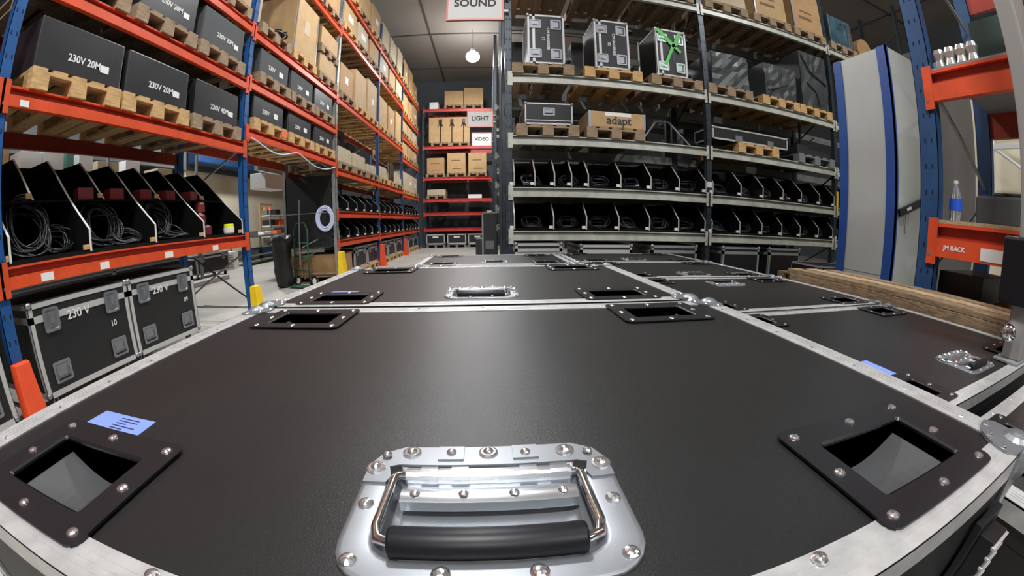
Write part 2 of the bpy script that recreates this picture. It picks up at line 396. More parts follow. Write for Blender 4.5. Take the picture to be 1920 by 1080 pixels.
    for pi in range(24): go.data.polygons[pi].use_smooth = True
    for a in (-.078, .0765): MB().lathe([(.0062, 0), (.0062, .0006)], (X(a), Y(.041), zp+.0002), 0, 16).build('bail_slot', 'hole', plate)
    return plate
def road_case(label, x0, x1, y0, y1, handle=None, dishes=(1, 1, 1, 1), sticker=None, fine=True, h=LZ, hflip=False, rivets=()):
    w, d = x1-x0, y1-y0; cx, cy = (x0+x1)/2, (y0+y1)/2
    r = thing('road_case', label, 'flight case', (cx, cy, 0), 0, 'road cases pushed together')
    tw = .045
    zt = h; zp = h-.0018
    dcs = []; inset = .2045, .098
    s = 1. if w > .8 else .84
    if d < .4: s = .8
    ix, iy = (.2045, .098) if w > .8 else (.142, .085)
    for k, (sx, sy) in enumerate(((-1, -1), (1, -1), (1, 1), (-1, 1))):
        if dishes[k]: dcs.append((sx*(w/2-ix), sy*(d/2-iy)))
    holes = [(a-.071*s, a+.071*s, b-.043*s, b+.043*s) for a, b in dcs]
    if handle: holes.append((handle[0]-cx-.079, handle[0]-cx+.078, handle[1]-cy-.054, handle[1]-cy+.050))
    holes = [(a, b, max(c, -d/2), min(e, d/2)) for a, b, c, e in holes]
    lid_panel(w-.01, d-.01, holes, h-.055, zp).build('lid_panel', 'laminate', r)
    b = MB().box(-w/2+.004, w/2-.004, -d/2+.004, d/2-.004, .13, h-.06)
    for q in ((-w/2+.003, w/2-.003, -d/2+.003, -d/2+.009), (-w/2+.003, w/2-.003, d/2-.009, d/2-.003), (-w/2+.003, -w/2+.009, -d/2+.003, d/2-.003), (w/2-.009, w/2-.003, -d/2+.003, d/2-.003)): b.box(*q, h-.06, h-.004)
    b.build('body', 'laminate_dull', r)
    t = MB()
    def strip(xa, xb, ya, yb, z0, z1, m=0): t.box(xa, xb, ya, yb, z0, z1, m)
    A, B = w/2, d/2
    # top frame, leaving the dish flanges lying on it
    strip(-A, A, -B, -B+tw*.87, zt-.004, zt); strip(-A, A, B-tw*.87, B, zt-.004, zt)
    strip(-A, -A+tw, -B+tw*.87, B-tw*.87, zt-.004, zt); strip(A-tw, A, -B+tw*.87, B-tw*.87, zt-.004, zt)
    if fine:
        for o in (.012, .020, .028):
            for sy in (-1, 1): t.box(-A+.03, A-.03, *sorted((sy*(B-o), sy*(B-o-.0012))), zt, zt+.0007)
            for sx in (-1, 1): t.box(*sorted((sx*(A-o), sx*(A-o-.0012))), -B+.03, B-.03, zt, zt+.0007)
    for z0, z1 in ((h-.032, h-.001), (h-.185, h-.150), (.13, .16)):
        strip(-A, A, -B, -B+.004, z0, z1); strip(-A, A, B-.004, B, z0, z1); strip(-A, -A+.004, -B, B, z0, z1); strip(A-.004, A, -B, B, z0, z1)
    for sx in (-1, 1):
        for sy in (-1, 1):
            t.box(*sorted((sx*A, sx*(A-.03))), *sorted((sy*B, sy*(B-.004))), .13, h-.002); t.box(*sorted((sx*A, sx*(A-.004))), *sorted((sy*B, sy*(B-.03))), .13, h-.002)
    if fine:
        rv = MB()
        for q in rivets: rv.dome((q[0]-cx, q[1]-cy, zt+.0005), .0066, .0042, 0, 14, 4)
        for i in range(1, 8):
            rv.dome((-A+i*w/8, B-.012, zt+.0005), .003, .0012, 0, 8, 2)
            rv.dome((-A+.030, -B+i*d/8, zt+.0005), .003, .0012, 0, 8, 2); rv.dome((A-.030, -B+i*d/8, zt+.0005), .003, .0012, 0, 8, 2)
        o2 = len(t.v); t.v += rv.v; t.f += [[i+o2 for i in q] for q in rv.f]; t.m += [1]*len(rv.f)
    t.build('edge_trim', ['alu', 'rivet'], r)
    for k, (a, b_) in enumerate(dcs):
        fl, cu, rv = MB(), MB(), MB(); castor_dish(fl, cu, rv, 0, 0, 0, s, fine, -1 if a < 0 else 1)
        o2 = len(fl.v); fl.v += rv.v; fl.f += [[i+o2 for i in q] for q in rv.f]; fl.m += [1]*len(rv.f)
        f = fl.build('castor_dish', ['black_plastic', 'rivet'], r, (a, b_, zt+.0030)); cu.build('cup', ['black_plastic', 'cup_grey'], f)
    for sx in (-1, 1):
        for sy in (-1, 1):
            corner_cap(None, sx, sy, fine).build('corner_cap', ['zinc', 'rivet'], r, (sx*A, sy*B, zt), smooth=False)
    if handle:
        o = big_handle(r, handle[0]-cx, handle[1]-cy, zt-.0015, hflip, fine)
    for sx in (-1, 1):
        for sy in (-1, 1):
            c = MB(); c.box(-.04, .04, -.035, .035, .118, .13, 0); c.box(-.030, -.022, -.02, .02, .045, .12, 0); c.box(.022, .030, -.02, .02, .045, .12, 0)
            c.cyl((-.018, 0, .05), (.018, 0, .05), .05, 1, 18); c.build('castor', ['zinc', 'rubber'], r, (sx*(A-.10), sy*(B-.09), 0))
    if sticker:
        pts = [(a-cx, b_-cy) for a, b_ in sticker['q']]
        st = MB().prism(pts, T4((0, 0, zp)), .0006).build('sticker', 'sticker_blue', r); st['label'] = 'blue asset sticker with small print'
        if sticker.get('lines'):
            p0, p1, p3 = Vector((*pts[0], 0)), Vector((*pts[1], 0)), Vector((*pts[3], 0)); u = p1-p0; v = p3-p0
            ln = MB()
            for (a, b_, c, e) in sticker['lines']:
                o0 = p0+u*a+v*b_; q = [o0, o0+u*c, o0+u*c+v*e, o0+v*e]; ln.poly([(p.x, p.y, zp+.0008) for p in q], [(0, 1, 2, 3)])
            ln.build('small_print', 'ink_dark', st)
    return r
random.seed(3)
ST1 = dict(q=[(-.493, .252), (-.386, .251), (-.388, .293), (-.491, .295)], lines=[(.42+random.random()*.04, .78-i*.13, .16+random.random()*.3, .05) for i in range(5)]+[(.5, .1, .05, .05)])
A1 = road_case('wide black road case nearest the camera, blue sticker by its front left castor dish', -.612, .585, .078, .858, (-.0035, .2155), (1, 1, 1, 1), ST1,
               rivets=[(.203, .109), (-.22, .109)])
ST2 = dict(q=[(-.500, 1.050), (-.395, 1.050), (-.395, 1.094), (-.480, 1.094)], lines=None)
A2 = road_case('wide black road case directly behind the nearest one, silver handle near its front edge', -.615, .560, .882, 1.655, (-.018, 1.03), (1, 1, 1, 1), ST2)
RH = .766                                          # the other cases are 11 cm lower than the two nearest ones
A3b = road_case('lower black road case mostly hidden behind the second wide case', -.54, .645, 1.865, 2.662, None, (1, 1, 1, 1), h=RH)
A3 = road_case('black road case at the far end of the block, beside the open floor', -.54, .645, 2.685, 3.465, (.05, 2.86), (1, 1, 1, 1), h=RH)
R1 = road_case('black road case to the right of the nearest one, handle near the grey post', .672, 1.868, .311, 1.112, (1.303, .449), (1, 1, 1, 1),
               dict(q=[(.885, .50), (.952, .50), (.952, .60), (.885, .60)], lines=None), h=RH)
R2 = road_case('black road case in the right row, its handle at the far edge', .672, 1.868, 1.143, 1.943, (1.28, 1.745), (1, 1, 1, 1), hflip=True, h=RH)
R3 = road_case('black road case in the right row, third from the grey post', .665, 1.858, 1.972, 2.765, (1.285, 2.105), (1, 1, 1, 1), h=RH)
R4 = road_case('last black road case of the right row, farthest towards the white rack', .660, 1.850, 2.795, 3.55, (1.22, 2.96), (1, 1, 1, 1), h=RH)
R0 = road_case('black road case at the lower right corner, in front of the right row', .672, 1.868, -.56, .246, None, (1, 1, 1, 1), h=RH)
# catch on the near face of the nearest case
c = MB(); c.box(-.035, .035, -.008, .002, -.13, -.03, 0); c.box(-.022, .022, -.030, -.008, -.115, -.045, 0)
for i in range(5): c.box(-.024, .024, -.034, -.028, -.052-i*.014, -.048-i*.014, 1)
o = c.build('latch', ['black_plastic', 'alu'], A1, (.515, -.392, .85), bevel=.001); o['label'] = 'ribbed black catch on the near face'

# ------------------------------------------------------------------ pallets, boxes, cases
def pallet_mesh(w=.8, d=1.2, m='pallet_new', simple=False):
    r = bpy.data.objects.new('pallet', None); return r
PAL = {}
def pallet(label, loc, rz, m, group, w=.8, d=1.15, far=False, name='wooden_pallet'):
    key = (m, w, d, far)
    if key in PAL: return copy_tree(PAL[key], loc, rz, label, group)
    if far:
        mb = MB()
        for x in (-w/2, -.05, w/2-.1):
            mb.box(x, x+.1, 0, d, 0, .022)
            for y in (0, d/2-.07, d-.14): mb.box(x, x+.1, y, y+.14, .022, .1)
        for i in range(5): x = -w/2+i*(w-.12)/4; mb.box(x, x+.12, 0, d, .122, .144)
        for y in (0, d/2-.07, d-.14): mb.box(-w/2, w/2, y, y+.14, .1, .122)
        o = mb.build(name, m); o.location = loc; o.rotation_euler = (0, 0, rz); tag(o, label, 'pallet', group); PAL[key] = o; return o
    r = thing(name, label, 'pallet', loc, rz, group)
    dk = MB()
    for i in range(5): x = -w/2+i*(w-.12)/4; dk.box(x, x+.12, 0, d, .122, .144)
    for y in (0, d/2-.07, d-.14): dk.box(-w/2, w/2, y, y+.14, .1, .122)
    dk.build('deck', m, r)
    for x in (-w/2, -.07, w/2-.14):
        xx = x if x != -w/2 else x
        MB().box(x, x+.14, 0, d, 0, .022).build('skid', m, r)
        for y in (0, d/2-.07, d-.14): MB().box(x, x+.14, y, y+.14, .022, .1).build('block', m, r)
    PAL[key] = r; return r
BXC = {}
def carton(label, loc, rz, w, d, h, m, cat='box', name='pallet_box', group=None, text=None, ink='ink_white', tsize=.1, tpos=(0, .5), tag_rect=None, flaps=False, bev=.012, extra=None):
    r = thing(name, label, cat, loc, rz, group)
    key = (round(w, 3), round(d, 3), round(h, 3), m)
    if key in BXC: o = BXC[key].copy(); COL.objects.link(o); o.parent = r; 
    else: o = MB().box(-w/2, w/2, 0, d, 0, h).build('carton_body', m, r, bevel=bev); BXC[key] = o
    if text:
        lettering(text, tsize, ink, r, (tpos[0], -.002, h*tpos[1]), FRONT)
    if tag_rect:
        x0, x1, z0, z1, mm = tag_rect; MB().box(x0, x1, -.003, .001, z0, z1).build('paper_label', mm, r)
    if extra: extra(r)
    return r

def side_case(label, name, loc, rot, w, d, h, lid=.10, texts=(), group=None, latch=2, grip=2, m='alu_far', lt='zinc', base=.0, castors=False, cat='flight case', dark='laminate_dull', fw=.036):
    """flight case seen from its front: face looks along -Y, origin at the centre of its base"""
    r = thing(name, label, cat, loc, 0, group); r.rotation_euler = rot
    b = MB().box(-w/2+.004, w/2-.004, .004, d-.004, base+.004, h-.004); b.build('body', dark, r)
    t = MB(); zl = h-lid
    for z0, z1 in ((h-fw, h), (zl-fw*.6, zl+fw*.6), (base, base+fw)) if lid else ((h-fw, h), (base, base+fw)):
        t.box(-w/2, w/2, 0, .004, z0, z1); t.box(-w/2, w/2, d-.004, d, z0, z1); t.box(-w/2, -w/2+.004, 0, d, z0, z1); t.box(w/2-.004, w/2, 0, d, z0, z1)
    for x0, x1 in ((-w/2, -w/2+fw), (w/2-fw, w/2)):
        t.box(x0, x1, 0, .004, base, h); t.box(x0, x1, d-.004, d, base, h); t.box(x0, x1, 0, d, h-.004, h)
    t.box(-w/2, -w/2+.004, 0, fw, base, h); t.box(w/2-.004, w/2, 0, fw, base, h); t.box(-w/2, w/2, 0, fw, h-.004, h)
    t.build('edge_trim', m, r)
    for sx in (-1, 1):
        for z in (base+.022, h-.012):
            MB().ball((0, 0, 0), .026 if z > h/2 else .023, 0, 10, 8).build('corner_cap', lt, r, (sx*(w/2-.012), .012, z))
    for i in range(latch):
        x = (-1 if i == 0 else 1)*(w/2-.16*w-.03) if latch > 1 else 0
        q = MB(); q.loops([rr(0, 0, .13, .155, .018, 0), rr(0, 0, .13, .155, .018, .007), rr(0, 0, .100, .125, .012, .007), rr(0, 0, .092, .118, .010, .002)]); q.box(-.022, .022, -.045, .05, .002, .012); q.box(-.012, .012, -.02, .03, .012, .020); q.lathe([(.017, 0), (.017, .004)], (0, -.005, .012), 0, 12)
        q.v = [(a, -c-.001, b_) for a, b_, c in q.v]
        o = q.build('butterfly_latch', lt, r, (x, 0, zl-.022))
    for i in range(grip):
        x = (-1 if i == 0 else 1)*(w/2-.16*w-.03)
        q = MB(); q.loops([rr(0, 0, .15, .14, .014, 0), rr(0, 0, .15, .14, .014, .005), rr(0, 0, .115, .105, .008, .005), rr(0, 0, .110, .100, .008, .0015)]); q.box(-.048, .048, -.048, -.032, .003, .013, 1); q.tube([(-.048, .03, .006), (-.048, -.035, .010), (.048, -.035, .010), (.048, .03, .006)], .004, 0, 6)
        q.v = [(a, -c-.001, b_) for a, b_, c in q.v]
        o = q.build('recessed_handle', [lt, 'rubber'], r, (x, 0, base+(h-base)*.235))
    for (tx, sz, x, z, mm) in texts: lettering(tx, sz, mm, r, (x, -.002, z), FRONT, bold=.012)
    if castors:
        for sx in (-1, 1):
            for y in (.1, d-.1):
                c = MB(); c.box(-.035, .035, -.03, .03, base-.012, base, 0); c.box(-.02, -.014, -.02, .02, .05, base-.01, 0); c.box(.014, .02, -.02, .02, .05, base-.01, 0); c.cyl((-.013, 0, .048), (.013, 0, .048), .048, 1, 14)
                c.build('castor', ['zinc', 'rubber'], r, (sx*(w/2-.09), y, 0))
    return r

# ------------------------------------------------------------------ racks
def rack(name, label, loc, rz, posts, depth, bays, mats, top, pw=.09, near=(), shelfy=(), bh=.13, post_mats=None, labels=()):
    """rack-local: x along the rack, front at y=0, depth to +y. bays: list of beam-bottom heights per bay"""
    r = thing(name, label, 'rack', loc, rz)
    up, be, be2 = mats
    for i, x in enumerate(posts):
        pm = post_mats[i] if post_mats else up
        for y in (0, depth-.07):
            q = MB(); q.box(x-pw/2, x+pw/2, y, y+.006, 0, top); q.box(x-pw/2, x-pw/2+.004, y, y+.07, 0, top); q.box(x+pw/2-.004, x+pw/2, y, y+.07, 0, top)
            q.box(x-pw*.7, x+pw*.7, y-.02, y+.09, 0, .008)
            if y == 0:
                z = .15
                while z < min(top, 4.5):
                    for sx in (-.022, .022): q.box(x+sx-.005, x+sx+.005, -.0012, .001, z, z+.028, 1)
                    z += .15 if i < 3 else .3
            q.build('upright', [pm, 'hole'], r)
        q = MB(); z = .3; fl = 0
        while z < top-.6:
            a, b = (.05, depth-.05) if fl else (depth-.05, .05)
            q.tube([(x, a, z), (x, b, z+.55)], .014, 0, 4); z += .6; fl = 1-fl
        q.tube([(x, .04, .2), (x, depth-.04, .2)], .014, 0, 4)
        q.build('frame_bracing', 'galv' if up != 'upright_dark' else up, r)
    for b, levels in enumerate(bays):
        x0, x1 = posts[b]+pw/2, posts[b+1]-pw/2
        for z in levels:
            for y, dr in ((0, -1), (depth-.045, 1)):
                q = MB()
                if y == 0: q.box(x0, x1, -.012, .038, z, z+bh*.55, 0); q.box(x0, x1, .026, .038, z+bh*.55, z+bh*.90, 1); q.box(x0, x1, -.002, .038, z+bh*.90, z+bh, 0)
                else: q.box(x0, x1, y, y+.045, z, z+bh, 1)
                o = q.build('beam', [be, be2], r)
                if y == 0:
                    for xa, xb in ((x0-.055, x0+.006), (x1-.006, x1+.055)):
                        c = MB().box(xa, xb, -.014, -.001, z-.045, z+bh+.03, 0); c.box(xa+.012, xa+.022, -.017, -.013, z+.0, z+.02, 1); c.build('beam_connector', [be, 'zinc'], o)
            if (b, z) in shelfy or (b, 'all') in shelfy:
                MB().box(x0, x1, .015, depth-.02, z+bh-.001, z+bh+.018).build('shelf_board', 'shelf_dark', r)
    for (b, z, xs, wl, hl) in labels:
        q = MB()
        MB().box(xs-wl/2, xs+wl/2, -.0145, -.0118, z+.008, z+.008+hl).build('paper_label', 'white_paint', r)
    return r
def divider_prof(kind):
    if kind == 'tall': return [(0, 0), (0, .15), (.25, .37), (.50, .61), (.66, .74), (1.0, .74), (1.0, 0)]
    if kind == 'upper': return [(.27, .39), (.50, .61), (.66, .74), (1.0, .74), (1.0, .39)]
    return [(0, 0), (0, .16), (.24, .37), (.95, .37), (.95, 0)]
def bins(label, loc, rz, xs, kind='low', upper=(), group=None, edge='edge_dull', cards=True, width=None, cmat='white_paint'):
    r = thing('cable_bin', label, 'bin', loc, rz, group)
    x0, x1 = xs[0], xs[-1]; dd = .95 if kind == 'low' else 1.0; hh = .37 if kind == 'low' else .74
    MB().box(x0, x1, .01, dd, 0, .012).box(x0, x1, dd-.012, dd, 0, hh).build('tray', 'shelf_dark', r)
    if kind == 'tall': MB().box(x0, x1, .26, dd, .375, .387).build('upper_tray', ['shelf_dark'], r)
    def plate(x, prof, nm='divider'):
        T = T4((x-.006, 0, 0)) @ Matrix(((0, 0, 1, 0), (1, 0, 0, 0), (0, 1, 0, 0), (0, 0, 0, 1)))
        o = MB().prism(prof, T, .012).build(nm, 'bin_black', r)
        k = {'tall': 5, 'low': 3, 'upper': 3}[kind if prof[0][0] == 0 else 'upper']
        e = MB(); pp = prof[:k]
        for (a, b), (c, d_) in zip(pp, pp[1:]):
            n = Vector((c-a, d_-b)).normalized(); nx, ny = -n.y*.004, n.x*.004
            q = [(a, b), (c, d_), (c+nx, d_+ny), (a+nx, b+ny)]
            e.prism(q, T4((x-.0085, 0, 0)) @ Matrix(((0, 0, 1, 0), (1, 0, 0, 0), (0, 1, 0, 0), (0, 0, 0, 1))), .017)
        e.build('edge_strip', edge, o)
        if cards: MB().box(-.045, 0, -.004, .02, .012, .012+.035).build('name_card', cmat, o, (x-.012, prof[0][0], prof[0][1]))
    for x in xs: plate(x, divider_prof(kind))
    for x in upper: plate(x, divider_prof('upper'))
    return r
COILS = {}
def coil_mesh(seed, r0=.16, tilt=1.0, n=9, wire=.006, seg=22):
    rnd = random.Random(seed); mb = MB()
    for i in range(n):
        rx = r0*(.75+.4*rnd.random()); ry = r0*(.75+.35*rnd.random()); ox, oy, oz = [rnd.uniform(-.25, .25)*r0 for _ in range(3)]; tl = tilt+rnd.uniform(-.35, .35); tz = rnd.uniform(-.3, .3)
        T = T4((ox, oy+r0*.3, r0*math.sin(abs(tl))*1.0+abs(oz)*.4+.02)) @ RZ(tz) @ RX(tl)
        mb.tube([T @ Vector((rx*math.cos(2*PI*j/seg), ry*math.sin(2*PI*j/seg), .01*math.sin(6*PI*j/seg))) for j in range(seg)], wire, 0, 6, closed=True)
    zmin = min(v[2] for v in mb.v); mb.v = [(a, b, c-zmin) for a, b, c in mb.v]
    return mb
def coil(label, loc, rz=0, seed=1, group=None, r0=.16, tilt=1.0, n=9, wire=.006, m='cable'):
    key = (seed, r0, tilt, n, wire, m)
    if key in COILS: o = COILS[key].copy(); COL.objects.link(o)
    else: o = coil_mesh(seed, r0, tilt, n, wire).build('cable_coil', m, smooth=True); COILS[key] = o
    o.location = loc; o.rotation_euler = (0, 0, rz); return tag(o, label, 'cable', group)

# ---------------- left rack: local x -> world +Y, local depth -> world -X, front plane X = -2.77
LX = -2.77; LR = PI/2
def LW(x, y, z): return (LX-y, x, z)
LP = [-1.73, 1.08, 3.89, 6.70, 9.50, 12.30, 15.10]
lv0 = [.910, 1.965, 2.73, 3.45]; lv1 = [2.16, 2.77, 3.42, 4.78, 5.65]; lv2 = [.68, 1.22, 2.02, 3.40, 4.84, 5.66]; lv4 = [.68, 1.22, 1.93, 3.12, 3.86, 4.64, 5.66]
LB = [lv0, lv0, lv1, lv2, lv2, lv4]
LRACK = rack('pallet_rack', 'long blue and orange pallet rack along the left of the aisle, full of pallets', (LX, 0, 0), LR, LP, 1.1, LB, ('blue', 'orange', 'orange_shade'), 6.5,
     shelfy={(1, .910), (0, .910), (3, .68), (3, 1.22), (4, .68), (4, 1.22), (5, .68), (5, 1.22)}, post_mats=['blue', 'blue', 'blue', 'galv', 'blue_dark', 'blue_dark', 'blue_dark'],
     labels=[(1, .91, 1.42, .10, .05), (1, .91, 1.92, .085, .05), (1, .91, 2.62, .10, .05), (1, .91, 3.28, .09, .05), (1, 1.965, 1.25, .07, .04)])
def lpos(x, z): return (LX, x, z)
BN = {0: 'bay behind the camera', 1: 'nearest bay', 2: 'passage bay', 3: 'third bay', 4: 'fourth bay', 5: 'last bay'}
TOPS = 'left rack'
def lpal(b, k, x, z, m, far, word, nk=3):
    nth = ORD[k]
    return pallet(f'{"new" if m=="pallet_new" else "worn"} wooden pallet under the {word}, {nth} along, {BN[b]}', (LX+.03, x, z), LR, m, 'pallets on the left rack', far=far)
# nearest bay, black boxes lettered 230V
zs = 1.965+.13
for k, (x, tx, ww) in enumerate(((1.67, '230V 20M', .80), (2.50, '230V 20M', .76), (3.36, '230V 40M', .72))):
    lpal(1, k, x, zs, 'pallet_new' if k < 2 else 'pallet_old', False, 'black box on the second beam')
    def ex(r): MB().box(.185, .265, -.003, .001, .095, .15).build('paper_label', 'white_paint', r)
    carton(f'black pallet box lettered {tx}, {ORD[k]} from the near post on the second beam', (LX-.01, x+.01, zs+.146), LR, ww, 1.1, .365, 'black_box', group='black lettered pallet boxes', text=tx, tsize=.074, tpos=(.03, .36), extra=ex)
zs = 2.73+.13
for k, x in enumerate((1.62, 2.50, 3.36)):
    lpal(1, k, x, zs, 'pallet_old', False, 'black box on the third beam')
    def ex(r): MB().box(.19, .27, -.003, .001, .115, .17).build('paper_label', 'white_paint', r)
    carton(f'black pallet box with white print, {ORD[k]} from the near post on the third beam', (LX-.01, x, zs+.146), LR, .74, 1.1, .40, 'black_box' if k < 2 else 'grey_felt', group='black lettered pallet boxes', text='230V 20M', tsize=.072, tpos=(.02, .40), extra=ex)
zs = 3.45+.13
for k, x in enumerate((1.62, 2.50, 3.36)):
    lpal(1, k, x, zs, 'pallet_old', True, 'fourth-beam carton')
    carton(f'tall brown carton, {ORD[k]} from the near post on the fourth beam', (LX-.02, x, zs+.146), LR, .74, 1.1, .7, 'carton', group='cartons on the left rack')
# bay behind
for k, x in enumerate((-.6, .5)):
    lpal(0, k, x, 1.965+.13, 'pallet_old', True, 'dark pallet box'); carton(f'dark pallet box behind the nearest post, {ORD[k]} along', (LX-.02, x, 2.095+.146), LR, .74, 1.1, .4, 'black_box', group='black lettered pallet boxes')
# passage bay
for (zb, hs, word, xs, mm, pm, tx) in ((2.16, .32, 'black box on the lowest beam', (4.42, 5.31, 6.18), 'black_box', 'pallet_new', 1), (2.77, .34, 'dark box on the second beam', (4.50, 5.33, 6.15), 'black_box', 'pallet_old', 1)):
    for k, x in enumerate(xs):
        lpal(2, k, x, zb+.13, pm, False, word)
        def ex(r):
            MB().box(.12, .22, -.003, .001, .10, .17).build('paper_label', 'white_paint', r)
        carton(f'{word.split(" on ")[0]} {ORD[k]} along, {word.split(" on ")[1]} above the passage', (LX-.02, x, zb+.276), LR, .74, 1.1, hs, mm if not (zb > 2.5 and k < 2) else 'grey_felt', group='black pallet boxes above the passage', text='230V', tsize=.08, tpos=(-.08, .4), extra=ex)
o = MB().box(-.07, .07, 0, .02, 0, .10).build('orange_tag', 'tag_orange'); o.location = (LX+.035, 4.75, 2.16+.15); o.rotation_euler = (0, 0, LR); tag(o, 'orange placard leaning on the pallet above the passage', 'sign')
lpal(2, 0, 4.42, 3.55, 'pallet_old', False, 'black bundle on the third beam'); lpal(2, 1, 5.30, 3.55, 'pallet_new', False, 'big carton on the third beam'); lpal(2, 2, 6.22, 3.55, 'pallet_old', False, 'small carton on the third beam')
def strap(r):
    for x in (-.39, .36): MB().box(x, x+.03, -.006, .01, 0, .92).build('corner_film', 'zinc', r)
carton('big tan wooden crate with a paper sheet on it, above the passage', (LX-.0, 5.30, 3.696), LR, .80, 1.1, .92, 'carton_light', cat='crate', name='wooden_crate', tag_rect=(-.10, .08, .38, .62, 'carton_pale'), extra=strap, group='cartons on the left rack')
carton('low carton under the stacked pallet above the passage', (LX-.0, 6.22, 3.696), LR, .72, 1.1, .36, 'carton_light', group='cartons on the left rack')
pallet('upper pallet stacked on a low carton above the passage', (LX+.03, 6.22, 4.056), LR, 'pallet_old', 'pallets on the left rack')
carton('carton on top of the stacked pallet above the passage', (LX-.0, 6.22, 4.202), LR, .74, 1.1, .34, 'carton_light', group='cartons on the left rack')
carton('pinkish tall carton beside the post above the passage', (LX-.35, 4.25, 3.696+.16), LR, .5, .7, .8, 'carton_pale', group='cartons on the left rack')
q = coil_mesh(77, .16, .3, 10, .014); o = q.build('black_bundle', 'sack', smooth=True); o.location = (LX-.15, 4.48, 3.70); tag(o, 'black bundle on the pallet beside the big tan crate', 'bundle')
for k, x in enumerate((4.45, 5.3, 6.2)):
    lpal(2, k, x, 4.91, 'pallet_old', True, 'carton on the fourth beam')
    carton(f'carton on the fourth beam above the passage, {ORD[k]} along', (LX-.02, x, 5.056), LR, .74, 1.1, .55, 'carton', group='cartons on the left rack')
# third and fourth bays
rnd = random.Random(5)
for b in (3, 4, 5):
    X0 = LP[b]; last = LB[b][2:]
    for li, zb in enumerate(last):
        nxt = last[li+1] if li+1 < len(last) else zb+1.1
        cnt = 3
        for k in range(3):
            x = X0+.5+k*.90+rnd.uniform(-.02, .02)
            lw = ORD[li+2]
            pallet(f'pallet on the {lw} beam, {ORD[k]} along, {BN[b]} of the left rack', (LX+.03, x, zb+.13), LR, 'pallet_new' if rnd.random() < .55 else 'pallet_old', 'pallets on the left rack', far=True)
            room = nxt-zb-.13-.146-.06
            h = min(room, rnd.uniform(.55, .9))
            mm = rnd.choice(['carton', 'carton_light', 'carton_pale', 'carton_light'])
            nm = {'carton': 'brown', 'carton_light': 'tan', 'carton_pale': 'pale'}[mm]
            if li == 0:
                h = (.30, .27, .20)[k]; mm = 'carton_pale'; nm = 'low pale'
            if li == 0 and b == 5: h = .55
            tr = (rnd.uniform(-.2, 0), rnd.uniform(.05, .2), h*.4, h*.4+.14, 'white_paint') if rnd.random() < .5 and h > .3 else None
            w_ = round(rnd.choice([.70, .74, .78]), 2)
            if b == 4 and li == 0 and k == 1: continue
            carton(f'{nm} carton on the {lw} beam, {ORD[k]} along, {BN[b]} of the left rack', (LX-.02, x, zb+.276), LR, w_, .40 if b == 3 and li == 0 else 1.1, round(h, 1), mm, group='cartons on the left rack', tag_rect=tr, bev=.01)
    for li in (0, 1):
        z = LB[b][li]+.13+.018
        xs = [X0+.08+i*.53 for i in range(6)]
        bins(f'black cable bins on the {"lowest" if li==0 else "second"} beam, {BN[b]} of the left rack', (LX-.01, 0, z), LR, xs, 'low', group='cable bin rows of the left rack')
        for i in range(5):
            coil(f'black cable heap in the {ORD[i]} bin, {"lowest" if li==0 else "second"} row, {BN[b]} of left rack', (LX-.18, xs[i]+.26, z+.014), LR+rnd.uniform(-.3, .3), 20+i % 3, 'cable heaps in the left rack bins', r0=.13, tilt=.5, n=7)
# dark tall equipment behind the low cartons of the third bay, and silver tubes in the fourth
for k, (x, wv, hv) in enumerate(((7.35, .5, .80), (8.15, .55, .92), (8.95, .5, .75))):
    r = thing('speaker_cover', f'dark grey covered loudspeaker behind the low cartons, {ORD[k]} along, third bay', 'speaker', (LX-.45, x, 2.02+.13+.146+.001), LR, 'covered loudspeakers')
    MB().box(-wv/2, wv/2, .05, .5, .002, hv).build('cover', 'grey_felt', r, bevel=.03)
    MB().box(-.09, .09, .02, .06, hv-.22, hv-.17).build('carry_strap', 'rubber', r)
for k in range(5):
    o = MB().cyl((0, 0, 0), (0, 0, .55), .035, 0, 12).build('silver_tube', 'chrome'); o.location = (LX-.08, 10.85+k*.11, 2.02+.28); tag(o, f'upright silver tube, {ORD[k]} of five on a fourth bay pallet', 'tube', 'silver tubes in the fourth bay')
# lower bins of the nearest bay, their cables and jugs
zb = .910+.13+.018
bins('tall two-tier black cable bins in the nearest bay of the left rack', (LX-.02, 0, zb), LR, [1.17, 1.83, 2.51, 3.16, 3.82], 'tall', [1.50, 2.17, 2.83, 3.49], edge='pvc', cmat='pallet_new')
coil('large black cable coil in the bin beside the nearest blue post', (LX-.28, 1.45, zb+.014), LR, 1, 'cables in the tall bins', r0=.20, tilt=1.15, n=16, wire=.007)
coil('loose black cable heap beside the largest coil', (LX-.30, 1.70, zb+.014), LR, 5, 'cables in the tall bins', r0=.12, tilt=.8, n=10)
coil('black cable coil leaning in the second bin', (LX-.30, 2.15, zb+.014), LR, 2, 'cables in the tall bins', r0=.17, tilt=1.1, n=14)
coil('flat black cable loops in the second bin', (LX-.20, 2.34, zb+.014), LR, 6, 'cables in the tall bins', r0=.13, tilt=.3, n=8)
coil('grey cable pile peaking in the third bin', (LX-.28, 2.78, zb+.014), LR, 3, 'cables in the tall bins', r0=.18, tilt=1.2, n=18)
coil('flat cable loops at the front of the third bin', (LX-.17, 2.92, zb+.014), LR, 7, 'cables in the tall bins', r0=.14, tilt=.25, n=8)
